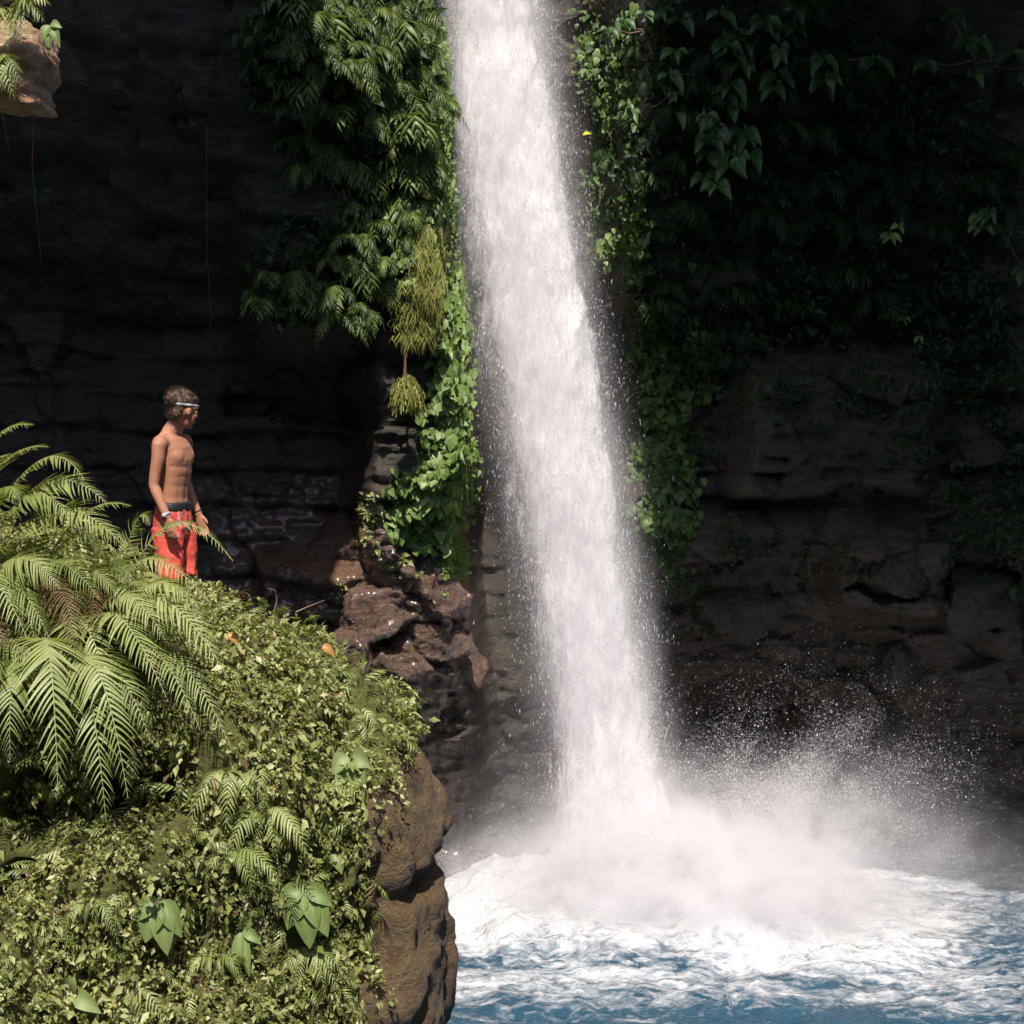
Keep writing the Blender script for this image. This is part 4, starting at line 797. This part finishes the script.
for k in range(1100):
    an = random.uniform(0, 2*PI); t_ = random.random(); r_ = .03+.20*t_**.7; hh = random.random(); q_ = (.03+.13*math.sin(min(1, hh*1.3)*PI*.62))*math.sqrt(random.random()); s0 = Vector((math.cos(an)*q_+.02, math.sin(an)*q_, -.34-.30*hh)); e = s0+Vector((random.gauss(0, .035), random.gauss(0, .035), -random.uniform(.02, .11))); b = unit(np.array([random.gauss(0, 1), random.gauss(0, 1), 0]))*.004
    P = np.array([s0.lerp(e, q)+Vector((0, 0, .05*math.sin(q*3))) for q in (0, .5, 1)]); a.add(np.concatenate([P-b, P+b]), [[0, 1, 4, 3], [1, 2, 5, 4]], random.random())
link('tuft', a.data('tuft', 'moss_strand'), o)
for pts, label in (([(32, 165, 10.5), (35, 200, 10.5), (38, 225, 10.45), (41, 262, 10.45)], 'pale thin root thread hanging at the far left of the cave mouth'), ([(206, 180, 14), (207, 260, 13.9), (210, 300, 13.9), (211, 345, 13.9)], 'faint red thread hanging in the cave above the person'), ([(0, 95, 9.6), (4, 125, 9.6), (10, 152, 9.6)], 'short red root hanging under the orange outcrop'), ([(468, 505, 16), (466, 455, 16.0), (470, 430, 16)], 'thin bare stem among the creeper leaves beside the fall')):
    P = [at(*q) for q in pts]; P.insert(0, P[0]+Vector((0, .1, .5))) if pts[0][1] < 300 and pts[0][0] > 20 else None
    a = Acc(); a.tube([p-P[0] for p in P], .0035, .002, 4); o = link('root_thread', a.data('root_thread', 'red_root')); o.location = P[0]; tag(o, label, 'root')

# ------------------------------------------------------------------ separate rocks
def rock(name, c, r, label, mat, seed, group=None, rot=0, tilt=0, vox=.022, flat=0):
    Rm = (Matrix.Rotation(rot, 3, 'Z')@Matrix.Rotation(tilt, 3, 'Y')); rg = random.Random(seed); bm = bmesh.new()
    for _ in range(15):
        q = Vector((rg.gauss(0, 1), rg.gauss(0, 1), rg.gauss(0, 1))).normalized(); q = Vector([math.copysign(abs(t_)**.75, t_) for t_ in q]); bm.verts.new(Rm@Vector((q.x*r[0], q.y*r[1], q.z*r[2])))
    bmesh.ops.convex_hull(bm, input=bm.verts); bmesh.ops.delete(bm, geom=[v for v in bm.verts if not v.link_faces], context='VERTS'); bm.verts.index_update()
    hv = [tuple(v.co) for v in bm.verts]; hf = np.array([[v.index for v in f.verts] for f in bm.faces]); bm.free(); V_, N_, F_ = fuse([(hv, hf)], vox, 1)
    x, y, z = (V_/max(r)).T; d1, e1 = voro(x*2.2+y*1.1+3, z*2.2-y*.8+7, seed); d2, e2 = voro(x*5-y*2+3, z*6+y*2+7, seed+1); dd = max(r)*(.06*d1+.05*d2+.09*fbm(x*1.6, y*1.6, z*1.6, seed, 6, .6)+.022*fbm(x*8, y*8, z*14, seed, 4, .6, True))
    V_ = V_+N_*dd[:, None]; o = link(name, mesh_data(name, V_, F_, mat, {'moss': np.full(len(V_), .1)})); o.location = c; tag(o, label, 'rock', group); return o
GW = 'wet rocks at the foot of the cliff left of the fall'
for px, py, dd, r, lab, ro, ti in [(420, 590, .15, (.5, .4, .28), 'broad wet reddish rock slab under the green moss, shining at its top', .3, .5), (372, 612, .2, (.34, .4, .34), 'upright wet rock left of the broad shining slab', 0, -.5),
      (432, 640, .15, (.42, .3, .2), 'long wet rock lying below the broad slab', .2, .2), (398, 662, .2, (.36, .3, .2), 'low wet rock just above the boulder rim', -.2, -.1), (345, 560, .1, (.3, .4, .26), 'brown wet rock half in the shade of the cave', .4, .4),
      (467, 672, .1, (.2, .2, .2), 'small dark pointed rock alone on the smooth wet slope', .5, .6), (385, 545, .1, (.24, .3, .2), 'small mossy rock at the base of the creeper', 0, .2), (352, 655, .3, (.25, .3, .28), 'dark wet rock tucked behind the boulder crest', 0, 0)]:
    c = Vector(cliff_hit([px], [py])[0])+Vector((0, .30-dd, 0)); rock('wet_rock', c, (r[0]*1.25, r[1]*1.1, r[2]*1.2), lab, 'wet_rock', 400+px, GW, ro, ti)
GD = 'dark boulders at the foot of the right cliff'
for px, py, dd, r, lab, ro, ti in [(735, 615, .3, (.7, .6, .5), 'large rounded dark boulder right of the fall with a pale vein', 0, .2), (900, 565, .2, (.42, .4, .5), 'pale grey upright slab of rock low in the right cliff', 0, 0), (905, 665, .3, (.34, .4, .42), 'veined grey boulder under the pale slab', .3, .2),
      (830, 650, .3, (.4, .4, .5), 'dark boulder between the large rounded one and the veined one', 0, .2), (985, 600, .3, (.5, .5, .6), 'black boulder at the far right foot of the cliff', 0, -.2), (800, 590, .2, (.4, .4, .35), 'dark ledge of rock above the middle boulder', 0, .3)]:
    c = Vector(cliff_hit([px], [py])[0])+Vector((0, .45-dd, 0)); rock('dark_boulder', c, r, lab, 'cliff_rock', 500+px, GD, ro, ti)

# sunlit outcrop hanging from the lip at the upper left
parts = [ball((-3.25, 9.25, 10.55), (.42, .75, 2.25), e=.6)]
for px, py, rx, rz in ((5, 92, .20, .05), (12, 78, .22, .045), (18, 62, .21, .05), (24, 100, .14, .03), (38, 108, .06, .022), (8, 40, .2, .09), (30, 44, .12, .05), (-12, 70, .2, .2), (34, 72, .11, .03), (30, 55, .10, .03)):
    parts.append(ball(at(px, py, 8.75+random.uniform(-.07, .07)), (rx*.9, .24, rz), 20, 12, e=.32, rot=Matrix.Rotation(random.uniform(-.15, .15), 3, 'Y')))
V_, N_, F_ = fuse(parts, .018, 1); d_ = .045*fbm(V_[:, 0]*5, V_[:, 1]*5, V_[:, 2]*16, 601, 5, .65); V_ = V_+N_*d_[:, None]; c = np.array(at(10, 40, 8.9))
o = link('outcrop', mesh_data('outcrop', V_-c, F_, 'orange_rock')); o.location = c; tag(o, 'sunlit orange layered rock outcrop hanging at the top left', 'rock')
def outcrop_fern(px, py, label, tips):
    b = at(px, py, 8.5); o = tag(empty('small_fern', b), label, 'fern', 'ferns on the hanging outcrop')
    for tx, ty in tips:
        T_ = at(tx, ty, 8.3); frond_obj((b, (b+T_)/2+Vector((0, -.12, .14)), T_), .09, 15, o, 'fern_leaf', tint=random.uniform(.3, .8), up=(0, -.5, 1), pw=.24)
outcrop_fern(12, 12, 'feathery fern on top of the orange outcrop', [(45, 22), (35, 42), (8, 50), (-12, 40), (50, 5), (22, 45), (0, -10)])
outcrop_fern(0, 60, 'fern drooping along the left side of the orange outcrop', [(15, 100), (-8, 105), (22, 85), (5, 90)])
leaf_plant(58, 45, 'two dark oval leaves beside the orange outcrop', [(-.3, -.7, .5, .5), (.5, -.9, .5, .4), (.6, -.1, .45, .6), (.0, -1.3, .4, .4)], .11, 'plants on the hanging outcrop', 'broad_leaf', at_point=(at(52, 35, 8.6), Vector((0, -1, 0))))

# ------------------------------------------------------------------ the person
def person():
    HD = math.radians(-17); base = at(177, 655, 10.0); base.z = 4.35
    root = None
    T = lambda *p: np.array(p, float)
    P = []
    # torso: z, forward, half depth, half width
    tz = np.array([(.80, -.005, .085, .13), (.86, -.01, .108, .158), (.93, -.012, .112, .165), (1.0, -.005, .098, .150), (1.07, .0, .088, .138), (1.15, .006, .092, .141), (1.23, .012, .104, .150), (1.31, .014, .114, .160), (1.38, .006, .108, .166), (1.43, -.008, .088, .160), (1.465, -.02, .065, .115), (1.49, -.018, .055, .072)])
    C = np.stack([tz[:, 1], 0*tz[:, 1], tz[:, 0]], -1); P.append(loft(C, tz[:, 2]*.95, tz[:, 3]*.93, e=.92))
    for s_ in (1, -1):
        P.append(ball((.016, .066*s_, 1.335), (.1005, .084, .09)))                # chest muscle
        P.append(ball((-.05, .07*s_, 1.36), (.062, .075, .09)))                   # shoulder blade
        P.append(ball((-.012, .140*s_, 1.425), (.058, .068, .048)))
        P.append(ball((-.055, .07*s_, .90), (.062, .072, .08)))                  # seat
        P.append(ball((-.008, .178*s_, 1.42), (.056, .050, .060)))                # shoulder cap
        # leg
        P.append(loft([(-.0, .085*s_, .90), (.0, .09*s_, .78), (.005, .092*s_, .65), (.005, .092*s_, .50), (-.012, .094*s_, .38), (-.015, .095*s_, .28), (-.01, .095*s_, .15), (-.015, .095*s_, .07)],
                      [.09, .086, .074, .056, .056, .050, .036, .038], [.085, .08, .068, .052, .054, .046, .034, .036]))
        P.append(loft([(-.055, .095*s_, .045), (.0, .097*s_, .055), (.08, .10*s_, .04), (.15, .104*s_, .025), (.18, .105*s_, .02)], [.035, .042, .032, .022, .014], [.032, .036, .044, .046, .03], ax=(0, 0, 1)))
    neck = [(-.03, 0, 1.44), (-.012, .004, 1.50), (.022, .008, 1.55), (.055, .012, 1.60)]
    P.append(loft(neck, [.072, .066, .060, .056], [.12, .078, .060, .056]))
    P.append(ball((-.035, .0, 1.468), (.05, .135, .038)))
    # head, turned to his left and away
    HY = math.radians(60); HC = T(.085, .01, 1.640); Rh = np.array(Matrix.Rotation(HY, 3, 'Z')@Matrix.Rotation(math.radians(14), 3, 'Y'))
    hp = lambda x, y, z: HC+Rh@T(x, y, z)
    P.append(ball(hp(-.012, 0, .014), (.090, .070, .084), rot=Rh)); P.append(ball(hp(.035, 0, -.045), (.052, .052, .066), rot=Rh)); P.append(ball(hp(.062, 0, -.09), (.022, .026, .020), rot=Rh))
    P.append(ball(hp(.07, 0, .04), (.022, .05, .03), rot=Rh)); P.append(loft([hp(.085, 0, .022), hp(.098, 0, -.002), hp(.110, 0, -.022), hp(.088, 0, -.030)], [.008, .010, .013, .010], [.008, .009, .012, .010]))
    for s_ in (1, -1):
        P.append(ball(hp(.062, .036*s_, -.018), (.022, .02, .022), rot=Rh)); P.append(ball(hp(-.008, .075*s_, -.008), (.018, .008, .030), rot=Rh, e=.9))
    P.append(ball(hp(.083, 0, -.052), (.014, .022, .008), rot=Rh)); P.append(ball(hp(.081, 0, -.063), (.013, .019, .008), rot=Rh))
    # arms: (shoulder, elbow, wrist, hand direction, palm normal)
    arms = {-1: (T(-.01, -.188, 1.415), T(-.035, -.222, 1.15), T(.075, -.235, .935)), 1: (T(-.01, .188, 1.415), T(-.04, .235, 1.15), T(.055, .245, .925))}
    hands = {}
    for s_, (sh, el, wr) in arms.items():
        pts = [sh+T(0, -.02*s_, .02), sh, sh*.65+el*.35, sh*.3+el*.7, el, el*.78+wr*.22, el*.4+wr*.6, wr]
        pts[2] = pts[2]+T(.008, 0, 0); P.append(loft(pts, [.040, .052, .050, .043, .039, .042, .034, .024], [.040, .050, .046, .040, .036, .037, .030, .030], ax=(0, 1, 0)))
        hd = unit(wr-el); hd = unit(hd*.55+T(.15 if s_ < 0 else .35, 0, -.9)); wid = unit(np.cross(hd, T(0, 1, 0))); thick = np.cross(wid, hd)   # wid: across the palm (fore-aft)
        if wid[0] < 0: wid = -wid
        inner = T(0, -s_, 0)
        palm = [wr, wr+hd*.03, wr+hd*.06, wr+hd*.092]
        P.append(loft(palm, [.026, .036, .041, .040], [.018, .016, .016, .014], ax=wid))
        for k, (o_, ln, cu) in enumerate(((.030, .070, .35), (.010, .078, .45), (-.010, .073, .55), (-.029, .058, .65))):
            b0 = wr+hd*.086+wid*o_; d1_ = unit(hd+wid*o_*2.5+inner*cu*.35); d2_ = unit(hd+inner*cu*1.1); d3_ = unit(hd*.8+inner*cu*1.9)
            p1 = b0+d1_*ln*.45; p2 = p1+d2_*ln*.32; p3 = p2+d3_*ln*.25
            P.append(loft([b0-hd*.02, b0, p1, p2, p3], [.0095, .0095, .0088, .008, .0065], nu=10))
        t0 = wr+hd*.025+wid*.026; t1 = t0+unit(hd+wid*.75+inner*.4)*.04; t2 = t1+unit(hd*1.3+wid*.25+inner*.3)*.03
        P.append(loft([t0-hd*.01, t0, t1, t2], [.013, .013, .0105, .0075], nu=10))
        hands[s_] = (wr, unit(wr-el))
    V_, N_, F_ = fuse(P, .0062, 6)
    x_, y_, z_ = V_.T; fr_ = S(.02, .06, x_)*(np.abs(y_) < .14)*S(.99, 1.02, z_)*(1-S(1.38, 1.41, z_))
    d_ = -.003*G(y_, 0, .014)-.004*G(z_, 1.262+.25*np.abs(y_)*.3, .014)*S(.01, .03, np.abs(y_))-.0015*(1-S(1.25, 1.27, z_))*(G(z_, 1.135, .012)+G(z_, 1.20, .012))-.008*G(y_, 0, .010)*G(z_, 1.055, .012)
    d_ = d_-.002*G(np.abs(y_), .075, .015)*(1-S(1.2, 1.24, z_)); V_ = V_+N_*(d_*fr_)[:, None]
    V_ = V_+N_*(-.005*G(y_, 0, .014)*(1-S(-.06, -.04, x_))*S(1.0, 1.1, z_)*(1-S(1.4, 1.45, z_)))[:, None]
    root = link('person', mesh_data('person', V_, F_, 'skin')); root.location = base; root.rotation_euler = (0, 0, HD); root.scale = (.915, .915, .965)
    tag(root, 'shirtless person in red swim shorts standing on the boulder, looking away toward the fall', 'person')
    # shorts
    S_ = []; z_ = np.array([(1.0, -.003, .106, .160), (.95, -.012, .118, .168), (.89, -.014, .121, .172), (.82, -.01, .114, .170), (.78, -.005, .10, .165)])
    S_.append(loft(np.stack([z_[:, 1], 0*z_[:, 1], z_[:, 0]], -1), z_[:, 2]*.95, z_[:, 3]*.95, e=.9))
    for s_ in (1, -1): S_.append(loft([(-.008, .088*s_, .86), (0, .092*s_, .76), (.008, .096*s_, .65), (.012, .097*s_, .56), (.014, .098*s_, .525)], [.110, .102, .095, .092, .094], [.090, .086, .082, .08, .082]))
    V_, N_, F_ = fuse(S_, .009, 2); d_ = .010*fbm(V_[:, 0]*9, V_[:, 1]*9, V_[:, 2]*5, 701, 3)+.010*fbm(V_[:, 0]*18+V_[:, 2]*9, V_[:, 1]*18, V_[:, 2]*8, 702, 3, .5, True); V_ = V_+N_*d_[:, None]
    me = mesh_data('shorts', V_, F_, 'shorts_red'); me.materials.append(MATS['shorts_pattern']); q = F_[0]; cc = V_[q].mean(1)
    pat = (fbm(cc[:, 0]*22, cc[:, 1]*22, cc[:, 2]*22, 703, 3) > .05) & (cc[:, 1] < .05) & (cc[:, 0] > .03) & (cc[:, 2] > .80) & (cc[:, 2] < .985)
    mi = np.zeros(len(me.polygons), np.int32); mi[:len(pat)] = pat; me.polygons.foreach_set('material_index', mi)
    sh = link('shorts', me, root)
    V_, N_, F_ = fuse([loft([(-.004, 0, .992), (-.002, 0, 1.0), (0, 0, 1.012), (0, 0, 1.026)], [.108, .109, .106, .103], [.162, .163, .160, .157], e=.88)], .006, 1)
    link('waistband', mesh_data('waistband', V_, F_, 'band_black'), sh)
    # hair: swept up and back in a loose knot, with strands
    Hh = [ball(hp(-.028, 0, .052), (.088, .080, .070), rot=Rh), ball(hp(.030, 0, .085), (.055, .060, .034), rot=Rh), ball(hp(-.07, 0, .075), (.06, .055, .05), rot=Rh), ball(hp(-.105, .0, .055), (.050, .050, .046), rot=Rh), ball(hp(-.075, 0, -.035), (.036, .060, .045), rot=Rh), ball(hp(-.02, 0, .105), (.07, .06, .035), rot=Rh), ball(hp(-.062, 0, .0), (.046, .066, .055), rot=Rh)]
    V_, N_, F_ = fuse(Hh, .006, 1); V_ = V_+N_*(.011*fbm(V_[:, 0]*40, V_[:, 1]*40, V_[:, 2]*60, 711, 3, .6))[:, None]
    hair = link('hair', mesh_data('hair', V_, F_, 'hair'), root); a = Acc(); idx = RNG.choice(len(V_), 700)
    bk = Rh@T(-1, 0, .35)
    for i in idx:
        p = V_[i]; n_ = N_[i]; l_ = random.uniform(.012, .034); a.tube([p-n_*.004, p+n_*.006+bk*l_*.5, p+n_*random.uniform(.002, .014)+bk*l_], .0016, .0006, 3)
    link('strands', a.data('strands', 'hair'), hair)
    an = np.linspace(0, 2*PI, 48, endpoint=False); ring = []
    for k_, zz in enumerate((-.013, .013)):
        for rr in (1.0, 1.06): ring.append(np.array([hp(-.010+.101*rr*math.cos(t_), .079*rr*math.sin(t_), .034+.7*zz*(1-.2*(rr > 1))+.014*math.cos(t_)) for t_ in an]))
    V_ = np.concatenate([ring[0], ring[1], ring[3], ring[2]]); F_ = np.concatenate([np.stack([np.arange(48)+48*a_, (np.arange(48)+1) % 48+48*a_, (np.arange(48)+1) % 48+48*b_, np.arange(48)+48*b_], -1) for a_, b_ in ((0, 1), (1, 2), (2, 3), (3, 0))])
    link('headband', mesh_data('headband', V_, F_, 'band_white'), root)
    for s_ in (1, -1):
        b_ = ball(hp(.074, .031*s_, .006), (.009, .011, .008), 12, 8); e_ = link('eye', mesh_data('eye', b_[0], b_[1], 'eye_white'), root)
        b_ = ball(hp(.0825, .031*s_, .006), (.002, .005, .005), 10, 6); link('iris', mesh_data('iris', b_[0], b_[1], 'hair'), e_)
        b_ = ball(hp(.083, .031*s_, .024), (.005, .016, .003), 12, 6, rot=Rh); link('eyebrow', mesh_data('eyebrow', b_[0], b_[1], 'hair'), root)
    b_ = ball(hp(.094, 0, -.057), (.006, .017, .006), 14, 8, rot=Rh); link('lips', mesh_data('lips', b_[0], b_[1], 'lips'), root)
    for s_, nm, mt, w2, r2 in ((-1, 'wristwatch', 'band_white', .010, .033), (1, 'bracelet', 'band_black', .004, .031)):
        wr, dv = hands[s_]; c0 = wr-dv*.025; L_ = loft([c0-dv*w2, c0, c0+dv*w2], [r2*.93, r2*.93, r2*.9], [r2*1.05, r2*1.05, r2*1.0], ax=(0, 1, 0), nu=24)
        wobj = link(nm, mesh_data(nm, L_[0], L_[1], mt), root)
        if s_ < 0:
            c1 = c0+T(.004, -.034, 0); ax_ = T(.15, -1, 0); L_ = loft([c1-unit(ax_)*.004, c1+unit(ax_)*.006], [.017, .016], [.017, .016], ax=(0, 0, 1)); link('dial', mesh_data('dial', L_[0], L_[1], 'watch_metal'), wobj)
person()
